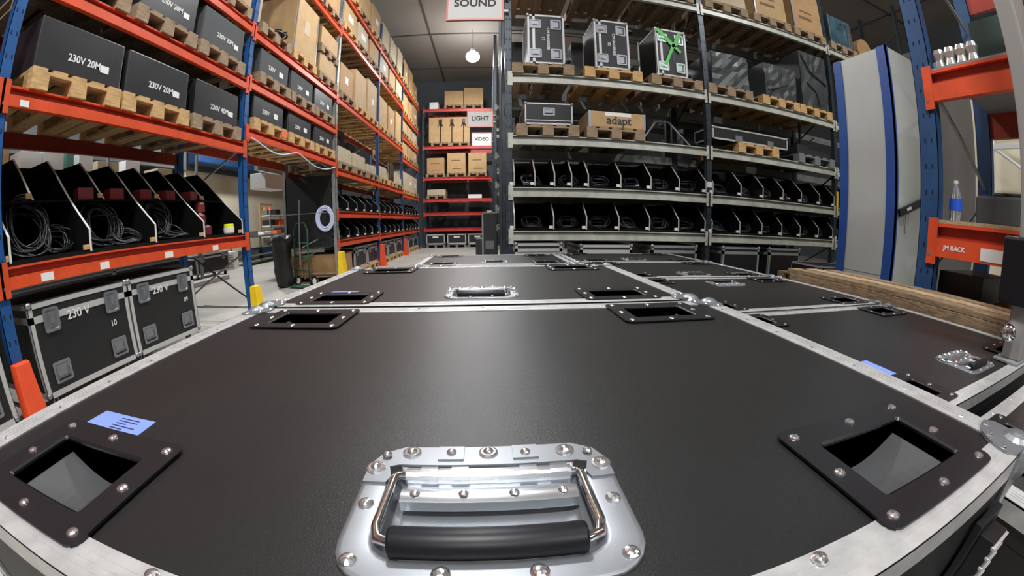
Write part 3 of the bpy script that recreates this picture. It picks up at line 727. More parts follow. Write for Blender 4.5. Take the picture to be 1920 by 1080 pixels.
for k, (x, y, z) in enumerate(((3.32, .20, 0), (3.45, .22, 0), (3.38, .24, .122), (3.40, .26, .244), (3.33, .34, .122))):
    r = thing('red_jug', ['dark red jug low beside the third divider', 'dark red jug low beside the white tub', 'middle dark red jug of the stack with a white cap', 'topmost dark red jug of the stack', 'dark red jug behind the stack'][k], 'jug', (LX-.02-y, x, zb+.014+z), LR, 'dark red jugs in the fourth bin')
    MB().lathe([(.052, 0), (.058, .008), (.058, .085), (.045, .105), (.02, .112)], n=14).build('jug_body', 'maroon', r, smooth=False)
    MB().lathe([(.021, .108), (.021, .120)], n=12).build('cap', 'pvc' if k == 2 else 'rubber', r)
    MB().tube([(.05, 0, .09), (.075, 0, .075), (.072, 0, .04), (.056, 0, .03)], .006, 0, 6).build('grip', 'maroon', r)
r = thing('plastic_tub', 'white plastic tub with a bright yellow lid at the front of the fourth bin', 'tub', (LX-.09, 3.66, zb+.014), LR)
MB().lathe([(.055, 0), (.060, .01), (.062, .065)], n=18).build('tub_body', 'white_paint', r); MB().lathe([(.056, .065), (.056, .10), (.05, .104)], n=18).build('lid', 'neon_yellow', r)
for k, (x, z) in enumerate(((1.95, .40), (2.28, .40), (2.62, .40), (2.95, .40), (3.3, .40))):
    o = MB().box(-.07, .07, 0, .12, 0, .09).build('connector_box', 'maroon'); o.location = (LX-.31, x+.05, zb+z-.008); o.rotation_euler = (0, 0, LR+.1*k-.2); tag(o, f'small dark red connector bundle on the upper tier, {ORD[k]} along', 'connector', 'red connectors in the upper bins')
# clamp on the beam
# flight cases on the floor under the nearest bay
side_case('black 230 V flight case marked 10, under the orange beam beside the nearest post', 'flight_case', (LX-.03, 1.69, 0), (0, 0, LR), .89, .75, .80, .105, [('230 V', .085, -.04, .665, 'ink_white'), ('10', .06, .26, .515, 'ink_white')], 'flight cases under the nearest bay', base=.19, castors=True)
side_case('black 230 V flight case marked 09, nearer the passage', 'flight_case', (LX-.03, 2.545, 0), (0, 0, LR), .80, .75, .80, .105, [('230 V', .08, -.04, .665, 'ink_white'), ('09', .055, .26, .515, 'ink_white')], 'flight cases under the nearest bay', base=.19, castors=True)
side_case('black flight case cut by the left picture edge, beyond the red post guard', 'flight_case', (LX+.05, .53, 0), (0, 0, LR), .85, .75, .80, .105, [], 'flight cases under the nearest bay', base=.19, castors=True)
# cases on pallets under the far bays
for b in (3, 4, 5):
    for k in range(3):
        if b == 3 and k == 0: continue
        x = LP[b]+.5+k*.9
        pallet(f'floor pallet, {ORD[k]} along, under the {BN[b]} of the left rack', (LX-.02, x, 0), LR, 'pallet_new', 'floor pallets under the left rack', far=True)
        side_case(f'dark flight case on a floor pallet, {ORD[k]} along, under the {BN[b]}', 'flight_case', (LX-.06, x, .146), (0, 0, LR), .78, .7, .46, .10, [], 'flight cases on the floor pallets', latch=2, grip=0, m='alu_far', base=0)
# post guards
def guard(label, loc, rz, m, h=.42, w=.17):
    r = thing('post_guard', label, 'guard', loc, rz)
    mb = MB(); P = [(-w/2, -.10), (w/2, -.10), (w/2-.02, .0), (-w/2+.02, .0)]
    pts = [(-w/2, -.12, 0), (w/2, -.12, 0), (w/2, .02, 0), (-w/2, .02, 0), (-w/2+.03, -.075, h), (w/2-.03, -.075, h), (w/2-.02, .0, h), (-w/2+.02, .0, h)]
    mb.poly(pts, [(0, 1, 5, 4), (1, 2, 6, 5), (3, 0, 4, 7), (4, 5, 6, 7), (0, 3, 2, 1), (2, 3, 7, 6)]); mb.build('guard_shell', m, r, bevel=.006)
    MB().box(-w/2-.03, w/2+.03, -.15, .0, 0, .008).build('foot_plate', m, r)
    for sx in (-1, 1): MB().lathe([(.012, 0), (.012, .012)], (0, 0, 0), 0, 6).build('anchor_bolt', 'zinc', r, (sx*(w/2+.012), -.08, .008))
    return r
guard('red steel guard at the foot of the nearest blue post', (LX+.005, 1.08, 0), LR, 'red_guard', .50, .17)
guard('yellow guard at the foot of the blue post before the passage', (LX+.005, 3.89, 0), LR, 'yellow', .45, .17)
guard('yellow guard at the foot of the grey post behind the passage', (LX+.005, 6.70, 0), LR, 'yellow', .60, .22)
guard('red guard at the foot of the post after the third bay', (LX+.005, 9.50, 0), LR, 'red_guard', .55, .2)
guard('red guard at the foot of the post after the fourth bay', (LX+.005, 12.30, 0), LR, 'red_guard', .55, .2)
# passage bay: black side boards of the bins, coil, light cable, trolley, sack, carton
o = MB().box(-3.82, -2.86, 6.655, 6.665, .70, 1.32).box(-3.82, -2.86, 6.655, 6.665, 1.34, 2.02).build('side_board', 'laminate_dull'); tag(o, 'pair of black side boards closing the bins behind the passage', 'board')
o = MB().box(-3.82, -2.86, 6.645, 6.655, 1.322, 1.338).build('board_strip', 'mid_grey'); o.name = 'joint_strip'; o.parent = bpy.data.objects['side_board']
carton('brown carton on the floor pallet behind the passage', (LX-.05, 7.14, .146), LR, .72, 1.0, .40, 'carton_brown', name='carton')
pallet('floor pallet under the brown carton behind the passage', (LX-.02, 7.14, 0), LR, 'pallet_old', 'floor pallets under the left rack', far=True)
q = MB(); rnd = random.Random(8)
for i in range(16):
    R = .150+rnd.uniform(-.035, .03); oy = rnd.uniform(-.03, .03); ox = rnd.uniform(-.015, .015)
    q.tube([(ox+R*.9*math.cos(t), oy, R*1.3*math.sin(t)) for t in [2*PI*j/28 for j in range(28)]], .006, 0, 6, closed=True)
o = q.build('cable_coil', 'cable_white', smooth=True); o.location = (-2.98, 6.60, 1.22); o.rotation_euler = (0, 0, .35); tag(o, 'white cable coil hanging on the grey post beside the passage', 'cable')
pts = [(LX+.03, 3.96+i*.055, 2.165-(.10*math.sin(PI*i/22)**1.5 if i <= 22 else -.02+.02*math.cos(PI*(i-22)/14)+.17*math.sin(PI*(i-22)/28)**1.3)) for i in range(49)]
o = MB().tube(pts, .008, 0, 6).build('light_cable', 'cable_white', smooth=True); tag(o, 'whitish cable sagging below the lowest beam over the passage', 'cable')
r = thing('hand_truck', 'green two-wheeled hand truck standing in the passage', 'hand truck', (-3.42, 6.42, 0), -.25)
q = MB(); q.tube([(-.17, 0, .10), (-.17, .02, 1.02), (-.10, .03, 1.16), (.10, .03, 1.16), (.17, .02, 1.02), (.17, 0, .10)], .016, 0, 8)
for z in (.3, .55, .8): q.tube([(-.17, .01, z), (.17, .01, z)], .012, 0, 6)
q.build('frame', 'green_metal', r, smooth=True)
for sx in (-1, 1):
    wl = MB().cyl((sx*.20-.02, .06, .095), (sx*.20+.02, .06, .095), .095, 0, 20).build('wheel', 'rubber', r)
    MB().cyl((sx*.20-.024, .06, .095), (sx*.20+.024, .06, .095), .055, 0, 16).build('hub', 'pvc', wl)
MB().box(-.19, .19, -.22, 0, .02, .03).build('toe_plate', 'green_metal', r)
o = MB().tube([(-3.44, 6.40, .40), (-3.41, 6.44, 1.58)], .014, 0, 8).build('steel_pole', 'galv'); tag(o, 'thin steel pole leaning upright on the hand truck', 'pole')
q = MB().lathe([(.10, 0), (.15, .03), (.165, .15), (.175, .3), (.16, .45), (.18, .58), (.165, .70), (.19, .80), (.23, .88), (.19, .93), (.10, .91)], n=22)
q.v = [(x*(1+.14*math.sin(7*z+3*math.atan2(y, x))+.07*math.sin(23*z+5*math.atan2(y, x))), y*(1+.12*math.sin(9*z+2*math.atan2(y, x))), z+(.04*math.sin(3*math.atan2(y, x)) if z > .8 else 0)) for x, y, z in q.v]
o = q.build('refuse_sack', 'sack', smooth=True); o.location = (-3.80, 6.38, 0); o.scale = (1, .8, 1.0); tag(o, 'tall black sack standing beside the hand truck', 'sack')
o = MB().tube([(-3.1, 6.5, .85), (-3.35, 6.35, .72)], .008, 0, 6).build('steel_hook', 'galv'); tag(o, 'short steel hook below the white cable coil', 'hook')
# diagonal strut and rails of the passage-side frame
o = MB().tube([(-3.80, 4.05, .80), (-3.4, 4.72, .10)], .012, 0, 6).build('diagonal_rod', 'rubber'); tag(o, 'black diagonal rod beside the second flight case', 'rod')
o = MB().tube([(-3.78, 4.12, .16), (-2.95, 4.02, .16)], .012, 0, 6).build('floor_rod', 'rubber'); tag(o, 'black horizontal rod near the floor beside the yellow guard', 'rod')

# ---------------- white-beamed rack across the back, front plane Y = 4.7
RYY = 4.70
RP = [.275, 3.08, 5.80, 8.60]
RB = [.83, 1.38, 2.04, 2.86, 4.27]
rack('pallet_rack', 'dark pallet rack with whitish beams standing across behind the road cases', (0, RYY, 0), 0, RP, 1.1, [RB, RB, RB], ('upright_dark', 'beam_white', 'beam_grey'), 6.3,
     shelfy={(0, .83), (0, 1.38), (1, .83), (1, 1.38), (2, .83), (2, 1.38)}, bh=.12)
o = MB().box(3.04, 3.12, RYY-.004, RYY-.001, 1.60, 1.68).build('paper_label', 'white_paint'); tag(o, 'small white paper label on the post between the white-beamed bays', 'label')
o = MB().box(5.81, 5.845, RYY-.02, RYY-.003, 1.42, 1.78).build('yellow_strip', 'yellow'); tag(o, 'yellow marker strip on the post beside the grey cabinet', 'marker')
zb1, zb2 = .83+.12+.018, 1.38+.12+.018
bx = [.34, .84, 1.27, 1.71, 2.15, 2.59, 3.02]; bx2 = [3.14, 3.64, 4.07, 4.49, 4.91, 5.36, 5.75]
bins('black cable bins on the lowest white beam, bay beside the aisle', (0, RYY, zb1), 0, bx, 'low', edge='edge_mid', group='cable bin rows of the white-beamed rack')
bins('black cable bins on the lowest white beam, middle bay', (0, RYY, zb1), 0, bx2, 'low', edge='edge_mid', group='cable bin rows of the white-beamed rack')
bins('black cable bins on the second white beam, bay beside the aisle', (0, RYY, zb2), 0, [.34, .60, .85, 1.07, 1.29, 1.73, 2.16, 2.59, 3.02], 'low', edge='edge_mid', group='cable bin rows of the white-beamed rack')
bins('black cable bins on the second white beam, middle bay', (0, RYY, zb2), 0, [3.14, 3.64, 4.07, 4.49, 4.91, 5.36, 5.75], 'low', edge='edge_mid', group='cable bin rows of the white-beamed rack')
bins('black cable bins on the lowest white beam, bay behind the grey cabinet', (0, RYY, zb1), 0, [5.87, 6.35, 6.8, 7.3], 'low', group='cable bin rows of the white-beamed rack')
bins('black cable bins on the second white beam, bay behind the grey cabinet', (0, RYY, zb2), 0, [5.87, 6.35, 6.8, 7.3], 'low', group='cable bin rows of the white-beamed rack')
rnd = random.Random(9)
for (zz, xs, nm) in ((zb1, bx, 'lowest white beam, aisle bay'), (zb1, bx2, 'lowest white beam, middle bay'), (zb2, [.34, .85, 1.29, 1.73, 2.16, 2.59, 3.02], 'second white beam, aisle bay'), (zb2, bx2, 'second white beam, middle bay')):
    for i in range(len(xs)-1):
        coil(f'black cable heap, {ORD[i]} from the aisle side, {nm}', ((xs[i]+xs[i+1])/2, RYY+.19, zz+.014), rnd.uniform(-.4, .4), 40+i % 3, 'cable heaps in the white-beamed rack', r0=.12, tilt=.45, n=8)
for k, (x, z) in enumerate(((.50, .28), (2.0, .29), (4.7, .22), (5.1, .24))):
    q = MB().box(-.035, .035, 0, .05, 0, .05).cyl((-.02, -.01, .03), (.02, -.01, .03), .018, 0, 8); o = q.build('silver_connector', 'chrome'); o.location = (x, RYY+.10, zb2+.014+.10 if False else zb2+.014); tag(o, f'small shiny connector at the front of the second white shelf, {ORD[k]} along', 'connector', 'shiny connectors on the white-beamed rack')
# third level
z3 = 2.04+.12
pallet('worn pallet under the long low flight case beside the aisle', (.77, RYY-.03, z3), 0, 'pallet_old', 'pallets on the white-beamed rack')
pallet('worn pallet under the tan box lettered adapt', (1.67, RYY-.03, z3), 0, 'pallet_old', 'pallets on the white-beamed rack')
side_case('low silver-edged flight case with one centre handle, third white beam', 'flight_case', (.785, RYY+.0, z3+.146), (0, 0, 0), .62, .8, .29, 0, [], None, latch=0, grip=0, m='alu_far', fw=.022)
side_h = MB().loops([rr(0, 0, .15, .105, .012, 0), rr(0, 0, .15, .105, .012, .005), rr(0, 0, .11, .07, .006, .005), rr(0, 0, .10, .06, .006, .001)]).box(-.05, .05, -.03, -.018, .002, .012, 1)
side_h.v = [(a, -c-.001, b) for a, b, c in side_h.v]; o = side_h.build('recessed_handle', ['zinc', 'rubber'], [c for c in bpy.data.objects if c.get('label', '').startswith('low silver-edged')][0], (0.0, 0, .17))
MB().box(-.29, .29, -.002, .004, .05, .062).build('lid_joint', 'alu_far', o.parent)
def clips(r):
    for x in (-.395, .36): MB().box(x, x+.035, -.005, .02, 0, .215).build('corner_post', 'zinc', r)
    MB().box(-.17, .19, -.003, .001, .155, .205).build('paper_label', 'white_paint', r)
carton('tan cardboard box lettered adapt, beside the low flight case', (1.69, RYY-.01, z3+.146), 0, .79, 1.0, .215, 'carton_light', text='adapt', ink='ink_dark', tsize=.155, tpos=(.02, .45), extra=clips)
pallet('new pallet under the long thin flight case', (3.98, RYY-.03, z3), 0, 'pallet_new', 'pallets on the white-beamed rack')
side_case('long thin silver-edged flight case overhanging its pallet, third white beam', 'flight_case', (3.87, RYY+.0, z3+.146), (0, 0, 0), 1.46, .5, .19, 0, [], None, latch=0, grip=0, fw=.024)
lc = [c for c in bpy.data.objects if c.get('label', '').startswith('long thin silver')][0]
for x in (-.27, .35): MB().box(x-.06, x+.06, -.012, .0, .0, .09).build('butterfly_latch', 'zinc', lc)
pallet('grey plastic pallet on the third white beam beside the cabinet', (5.28, RYY-.03, z3), 0, 'pallet_grey', 'pallets on the white-beamed rack', w=.9)
o = MB().box(-.40, .40, 0, .8, 0, .09).box(-.30, -.05, .1, .5, .09, .17).box(-.02, .02, .3, .34, .09, .62).tube([(-.02, .3, .12), (.34, .3, .40)], .012).build('black_equipment', 'sack'); o.location = (5.22, RYY, z3+.146); tag(o, 'flat black equipment with a short mast on the grey plastic pallet', 'equipment')
q = MB().tube([(0, 0, 0), (.34, .1, .42)], .014, 0, 6).tube([(.0, 0, .03), (.9, 0, .03)], .014, 0, 6).tube([(.9, 0, .03), (.55, .1, .42)], .014, 0, 6).tube([(.34, .1, .42), (.55, .1, .42)], .014, 0, 6); o = q.build('truss_section', 'galv'); o.location = (2.12, RYY+.35, z3); tag(o, 'grey truss section lying behind the adapt box', 'truss')
# fourth level: upright flight cases and black wrapped pallets
z4 = 2.86+.12
CMN = ['17', '02', '']
for k, (x, xl, xr, pm) in enumerate(((.72, .52, 1.01, 'pallet_old'), (1.66, 1.41, 1.90, 'pallet_new'), (2.60, 2.30, 2.78, 'pallet_old'))):
    pallet(f'{"worn" if k!=1 else "new"} pallet under the upright flight case, {ORD[k]} from the aisle', (x, RYY-.03, z4), 0, pm, 'pallets on the white-beamed rack')
    wv = .73; hh = xr-xl+.10
    tx = [('CM SINGEREEE', .062, 0, .10+.20, 'ink_grey' if k == 2 else 'ink_white')]
    r = side_case(['upright black flight case numbered 17, nearest the aisle on the fourth white beam', 'upright black flight case between two others on the fourth white beam', 'upright black flight case crossed with bright green tape'][k],
                  'flight_case', (xr+.10, RYY+.0, z4+.146+wv/2+.001), (0, -PI/2, 0), wv, .60, hh, .085, [], None, base=.10, castors=True, lt='zinc_green' if k == 2 else 'zinc', fw=.028)
    t = lettering(tx[0][0], .050, tx[0][4], r, (0, -.002, .318), (PI/2, PI, 0), bold=.02)
    if CMN[k]: lettering(CMN[k], .055, 'ink_white', r, (0, -.002, .385), (PI/2, PI, 0), bold=.01)
    if k == 2:
        def bar(ax, az, bx_, bz, w_=.028):
            d = Vector((bx_-ax, 0, bz-az)); n = Vector((-d.z, 0, d.x)).normalized()*w_
            P = [(ax+n.x, -.016, az+n.z), (ax-n.x, -.016, az-n.z), (bx_-n.x, -.016, bz-n.z), (bx_+n.x, -.016, bz+n.z)]
            MB().poly(P+[(a, -.014, c) for a, b, c in P], [(0, 1, 2, 3), (7, 6, 5, 4), (0, 4, 5, 1), (1, 5, 6, 2), (2, 6, 7, 3), (3, 7, 4, 0)]).build('tape_strip', 'green_tape', r)['label'] = 'bright green tape strip'
        bar(.34, .55, .10, .30, .03); bar(.33, .20, .10, .30, .03); bar(.12, .31, -.20, .45, .022); bar(.12, .32, .02, .20, .022)
for k, (x, w_, hh, mm, pm) in enumerate(((3.50, .66, .53, 'black_wrap', 'pallet_old'), (4.50, .68, .55, 'black_wrap', 'pallet_new'), (5.32, .66, .97, 'black_wrap', 'pallet_new'))):
    pallet(f'pallet under the black-wrapped load, {ORD[k]} from the middle post of the white-beamed rack', (x, RYY-.03, z4), 0, pm, 'pallets on the white-beamed rack')
    r = thing('wrapped_load', ['low load in black film beside the middle post', 'low load in black film with a shiny diagonal fold', 'tall load in creased black film beside the cabinet'][k], 'load', (x+.02, RYY, z4+.146), 0, 'black-wrapped loads')
    q = MB(); nx, nz = 7, 6; rr_ = random.Random(k)
    gr = [[(-w_/2+w_*i/nx, rr_.uniform(-.02, .01), hh*j/nz) for i in range(nx+1)] for j in range(nz+1)]
    P = [p for row in gr for p in row]; F = [(j*(nx+1)+i, j*(nx+1)+i+1, (j+1)*(nx+1)+i+1, (j+1)*(nx+1)+i) for j in range(nz) for i in range(nx)]
    q.poly(P, F); q.box(-w_/2, w_/2, .012, 1.0, 0, hh); q.build('film_body', mm, r, bevel=.0)
    if k == 1: MB().tube([(-.30, -.02, .10), (-.10, -.025, .16), (.12, -.025, .26), (.33, -.02, .47)], .012, 0, 6).build('film_fold', 'black_wrap', r)
    if k == 2: MB().tube([(-.28, -.02, .90), (-.10, -.03, .62), (.28, -.03, .46)], .016, 0, 6).tube([(-.20, -.02, .42), (.0, -.03, .28), (.1, -.02, .05)], .012, 0, 6).build('film_fold', 'black_wrap', r)
# top level
z5 = 4.27+.12
for k, (x, w_, hh, mm) in enumerate(((.75, .74, .6, 'carton'), (1.66, .74, .7, 'carton'), (2.58, .74, .6, 'carton_light'), (3.58, .78, .75, 'carton_pale'), (4.50, .68, 1.05, 'carton_light'), (5.38, .72, 1.1, 'carton'))):
    pallet(f'top-level pallet, {ORD[k]} from the aisle on the white-beamed rack', (x, RYY-.03, z5), 0, 'pallet_old', 'pallets on the white-beamed rack', far=k < 3)
    def ex(r, k=k, w_=w_, hh=hh):
        if k >= 4:
            MB().box(-.22, .10, -.003, .001, hh*.20, hh*.25).build('faded_print', 'ink_brown', r); MB().box(-.18, .12, -.003, .001, hh*.33, hh*.36).build('faded_print', 'ink_brown', r)
            MB().box(-w_/2-.006, -w_/2+.02, -.006, .02, 0, hh).build('corner_film', 'zinc', r)
    carton(f'top-level carton, {ORD[k]} from the aisle on the white-beamed rack', (x, RYY-.01, z5+.146), 0, w_, 1.0, hh, mm, group='cartons on the white-beamed rack', extra=ex)
pallet('top-level pallet under the bluish wrapped load', (6.32, RYY-.03, z5), 0, 'pallet_old', 'pallets on the white-beamed rack')
r = thing('wrapped_load', 'bluish-black wrapped load with glossy film at the top right of the rack', 'load', (6.30, RYY, z5+.146), 0, 'black-wrapped loads')
MB().box(-.33, .33, 0, 1.0, 0, .58).build('film_body', 'wrap_blue', r, bevel=.02); MB().tube([(.20, -.02, 0), (.20, -.02, .40), (.12, -.02, .50), (-.02, -.02, .45)], .014, 0, 6).tube([(.30, -.01, 0), (.30, -.01, .5)], .012, 0, 6).build('film_fold', 'chrome', r)
MB().box(-.34, -.32, -.006, .02, 0, .58).build('corner_film', 'zinc', r)
o = MB().cyl((0, 0, 0), (0, 1.0, 0), .24, 0, 20).build('brown_roll', 'carton_brown'); o.location = (6.98, RYY-.03, z5+.25); tag(o, 'brown rolled bundle lying at the right end of the top level', 'roll')
# floor level under the white-beamed rack
r = side_case('silver-framed flight case on the floor under the rack beside the aisle', 'flight_case', (.64, RYY-.06, 0), (0, 0, 0), .60, .8, .80, .09, [], None, latch=0, grip=0, base=.13, castors=True)
for z in (.60, .66): MB().box(-.27, .27, -.003, .004, z, z+.02).build('slide_rail', 'alu_far', r)
for k, (x, w_) in enumerate(((1.55, .72), (2.55, .72), (3.7, .7), (4.6, .7))):
    side_case(f'dark flight case on the floor under the white beams, {ORD[k]} after the silver-framed one', 'flight_case', (x, RYY, 0), (0, 0, 0), w_, .8, .775, .09, [], 'dark flight cases under the white beams', latch=0, grip=1, base=.13, m='mid_grey' if k else 'alu_far', castors=True)
for k in range(3): pallet(f'{("lowest", "middle", "top")[k]} pallet of the stack behind the timber, before the white-beamed rack', (4.82, 3.75, k*.146), 0, 'pallet_old', 'stacked pallets behind the timber', d=.9)
r = side_case('small silver-edged twin case on the pallet stack behind the timber', 'flight_case', (4.79, 3.76, .44), (0, 0, 0), .74, .6, .17, 0, [], None, latch=0, grip=0, fw=.022)
MB().box(-.02, .02, -.002, .004, .0, .17).build('centre_bar', 'alu_far', r)
for k, x in enumerate((4.92, 5.10)):
    o = MB().box(-.05, .05, 0, .10, 0, .07).build('red_strap_bundle', 'red_guard'); o.location = (x+.18, 3.7, .439 if False else .44); o.location = (x+.16 if k else 5.2, 3.74, .44); 
    if k: bpy.data.objects.remove(o)
    else: tag(o, 'small red strap bundle beside the silver-edged twin case', 'strap')
# rows behind the white-beamed rack
for (y, nm, tops) in ((5.95, 'back-to-back dark rack directly behind the white-beamed one', 6.3), (10.6, 'dark rack whose end carries the middle hanging sign', 6.6), (13.3, 'dark rack whose end carries the farthest hanging sign', 6.6)):
    rack('pallet_rack', nm, (0, y, 0), 0, RP[:3] if y < 7 else [.24, 3.05], 1.1, [RB, RB] if y < 7 else [RB], ('upright_dark', 'beam_grey', 'beam_grey'), tops, bh=.12)
for k, (x, z, w_, hh) in enumerate(((.8, 2.86, .78, 1.1), (1.9, 2.86, 1.0, 1.15), (.9, 2.04, .9, .6), (2.2, 2.04, 1.0, .6), (3.9, 2.86, 1.1, 1.1), (5.0, 2.86, .8, 1.1), (3.9, 2.04, 1.0, .6), (.9, .83, 1.0, .4), (2.2, .83, 1.1, .4), (2.2, 1.38, 1.1, .5), (.9, 1.38, 1., .5), (3.8, 1.38, 1.1, .5), (3.8, .83, 1.1, .4), (5.1, 1.38, 1.1, .5), (5.1, .83, 1.1, .4), (5.1, 2.04, 1.1, .6))):
    carton(f'dark box in the rack behind, {ORD[k]} counted through its shelves', (x, 6.0, z+.121), 0, w_, .9, hh, 'grey_felt' if k % 3 else 'black_box', group='dark boxes behind the white-beamed rack')
# hanging signs
for (y, x0, x1, z0, z1, tx, sz, lab) in ((4.62, -.52, .215, 3.70, 4.20, 'SOUND', .155, 'white red-edged sign lettered SOUND at the top of the picture'), (10.5, -.545, .185, 3.72, 4.20, 'LIGHT', .155, 'white red-edged sign lettered LIGHT'), (13.2, -.52, .17, 3.72, 4.20, 'VIDEO', .155, 'white sign lettered VIDEO, the farthest and lowest in view')):
    r = thing('hanging_sign', lab, 'sign', ((x0+x1)/2, y, z0), 0, 'aisle signs')
    w_, hh = x1-x0, z1-z0
    MB().box(-w_/2, w_/2, 0, .02, 0, hh).build('sign_board', 'sign_white', r)
    MB().box(-w_/2, w_/2, -.006, .024, 0, .022).box(-w_/2, w_/2, -.006, .024, hh-.022, hh).box(-w_/2, -w_/2+.022, -.006, .024, .022, hh-.022).box(w_/2-.022, w_/2, -.006, .024, .022, hh-.022).build('red_border', 'sign_red', r)
    lettering(tx, sz*(1.0 if tx == 'SOUND' else 1.12), 'ink_dark', r, (0, -.0015, hh*.52), FRONT, bold=.03)
    for f_ in (.3, .7): MB().box(w_/2-.03, w_/2+.06, .022, .05, hh*f_, hh*(f_+.06)).build('bracket', 'galv', r)
# ---------------- red rack closing the aisle
EP = [-2.64, .30]; EB = [.68, 1.33, 1.90, 2.80, 4.10, 5.70]
rack('pallet_rack', 'red-beamed rack closing the far end of the aisle', (0, 15.6, 0), 0, EP, 1.1, [EB], ('upright_dark', 'red_beam', 'red_beam'), 6.4, shelfy={(0, .68), (0, 1.33)})
EC = [(5.70, -.54, .80, .74, 'carton_light', 'square tan panel box on the top red shelf'), (5.70, -1.36, .78, .62, 'carton_light', 'tan carton left of the square one on the top red shelf'),
      (2.80, -2.12, .72, .66, 'carton', 'brown carton, shortest of three on the third red pallet shelf'), (2.80, -1.26, .76, .84, 'carton_light', 'middle tan carton of three between the red shelves'), (2.80, -.39, .74, .84, 'carton_light', 'tan carton of three nearest the VIDEO sign'),
      (1.90, -2.10, .76, .24, 'carton_pale', 'low pale carton above the red cable shelves')]
for k, (z, x, w_, hh, mm, lab) in enumerate(EC):
    pallet(f'pallet on the red rack, under the {lab.split(",")[0].split(" on ")[0].split(" of ")[0].split(" between ")[0]}', (x, 15.58, z+.13), 0, 'pallet_old', 'pallets on the red rack', far=True)
    def ex(r, w_=w_, hh=hh, z=z):
        if z == 2.80: MB().box(-.2, .18, -.003, .001, hh*.62, hh*.66).build('faded_print', 'ink_brown', r); MB().box(-.16, .2, -.003, .001, hh*.2, hh*.24).build('faded_print', 'ink_brown', r)
    carton(lab, (x, 15.58, z+.276), 0, w_, 1.0, hh, mm, group='cartons on the red rack', extra=ex)
pallet('wide pallet under the tan boards on the red rack', (-1.9, 15.58, 4.23), 0, 'pallet_old', 'pallets on the red rack', far=True); pallet('second pallet under the tan boards on the red rack', (-1.1, 15.58, 4.23), 0, 'pallet_old', 'pallets on the red rack', far=True)
r = thing('tan_boards', 'broad tan board crate with three black stands in front, red rack', 'crate', (-1.55, 15.60, 4.376), 0); MB().box(-.85, .85, 0, 1.0, 0, 1.08).build('crate_body', 'carton_light', r, bevel=.01)
for k, x in enumerate((-.35, .12, .60)):
    q = MB().tube([(0, 0, 0), (0, 0, .95)], .018, 0, 6).tube([(-.09, 0, .70), (0, 0, .84), (.09, 0, .70)], .02, 0, 6).box(-.06, .06, -.02, .02, .82, .98); o = q.build('black_stand', 'rubber'); o.location = (-1.55+x, 15.545, 4.376); tag(o, f'black stand leaning on the tan boards, {ORD[k]} of three', 'stand', 'black stands on the red rack')
o = MB().box(-.28, .28, 0, .5, 0, .16).build('white_carton', 'white_paint'); o.location = (-.5, 15.62, 2.03); tag(o, 'flat white box on the red shelf above the cable shelves', 'box')
o = MB().box(-.18, .18, 0, .4, 0, .30).build('white_carton', 'white_paint'); o.location = (-2.2, 15.62, 5.83); tag(o, 'small white box at the left of the top red shelf', 'box')
for k, x in enumerate((-2.16, -1.28, -.42)):
    pallet(f'floor pallet at the foot of the red rack, {ORD[k]} along', (x, 15.5, 0), 0, 'pallet_grey', 'floor pallets of the red rack', far=True)
    side_case(f'black silver-edged case at the foot of the red rack, {ORD[k]} along', 'flight_case', (x, 15.48, .146), (0, 0, 0), .80, .8, .42, 0, [], 'cases at the foot of the red rack', latch=0, grip=0, fw=.05)
    o = MB().box(-.12, .12, -.006, -.001, .26, .33).build('paper_label', 'white_paint', [c for c in bpy.data.objects if c.name.startswith('flight_case')][-1] if False else None); o.location = (x, 15.48, .146)
    o.parent = [c for c in bpy.data.objects if c.get('label') == f'black silver-edged case at the foot of the red rack, {ORD[k]} along'][0]; o.location = (0, 0, 0)
# stacker truck in the aisle
r = thing('stacker_truck', 'black electric stacker truck parked in the aisle before the red rack', 'truck', (.05, 9.0, 0), 0)
MB().box(-.16, .17, 0, .5, .12, 1.26).build('body', 'dark_machine', r, bevel=.02); MB().box(-.17, .19, -.01, .40, 1.26, 1.285).build('top_cover', 'mid_grey', r); MB().box(-.06, .05, .05, .15, 1.285, 1.33).build('display', 'pvc', r)
MB().box(-.185, -.145, -.012, .05, .10, 1.25).build('side_rail', 'mid_grey', r); MB().box(-.34, -.16, .05, .5, .05, .66).build('battery_box', 'sack', r, bevel=.02)
MB().box(-.10, .10, -.008, 0, .40, .60).build('panel', 'ink_grey', r)
for sx in (-.13, .13): MB().cyl((sx-.03, .1, .07), (sx+.03, .1, .07), .07, 0, 16).build('wheel', 'rubber', r)

# ---------------- near right: rack, cabinet, timber, grey post
RX0 = 2.45
rack('pallet_rack', 'blue rack with orange beams close by on the right, behind the timber', (RX0, 1.225, 0), -PI/2, [0, 2.8], 1.1, [[1.007, 1.885, 2.87]], ('blue_steel', 'orange', 'orange_shade'), 5.2, pw=.125, bh=.185)
NR = [c for c in bpy.data.objects if c.get('label', '').startswith('blue rack with orange')][0]
MB().box(.07, 2.73, .0, 1.08, 1.1925, 1.212).build('shelf_board', 'timber_pale', NR)
for ya, yb in ((0, .36), (.60, 1.08)): MB().box(.07, 2.73, ya, yb, 2.0705, 2.082).build('shelf_board', 'mid_grey', NR)
MB().box(.36, .62, -.0145, -.0118, 1.020, 1.085).build('paper_label', 'white_paint', NR)
lettering('JM RACK', .036, 'white_paint', NR, (.19, -.0135, 1.060), FRONT)
r = thing('water_bottle', 'clear plastic water bottle with a blue label on the orange-beamed shelf', 'bottle', (2.60, 1.11, 1.212), 0)
MB().lathe([(.033, 0), (.041, .010), (.042, .060), (.040, .072), (.040, .14), (.037, .158), (.018, .205), (.016, .222)], n=20).build('bottle_body', 'clear_plastic', r, smooth=True)
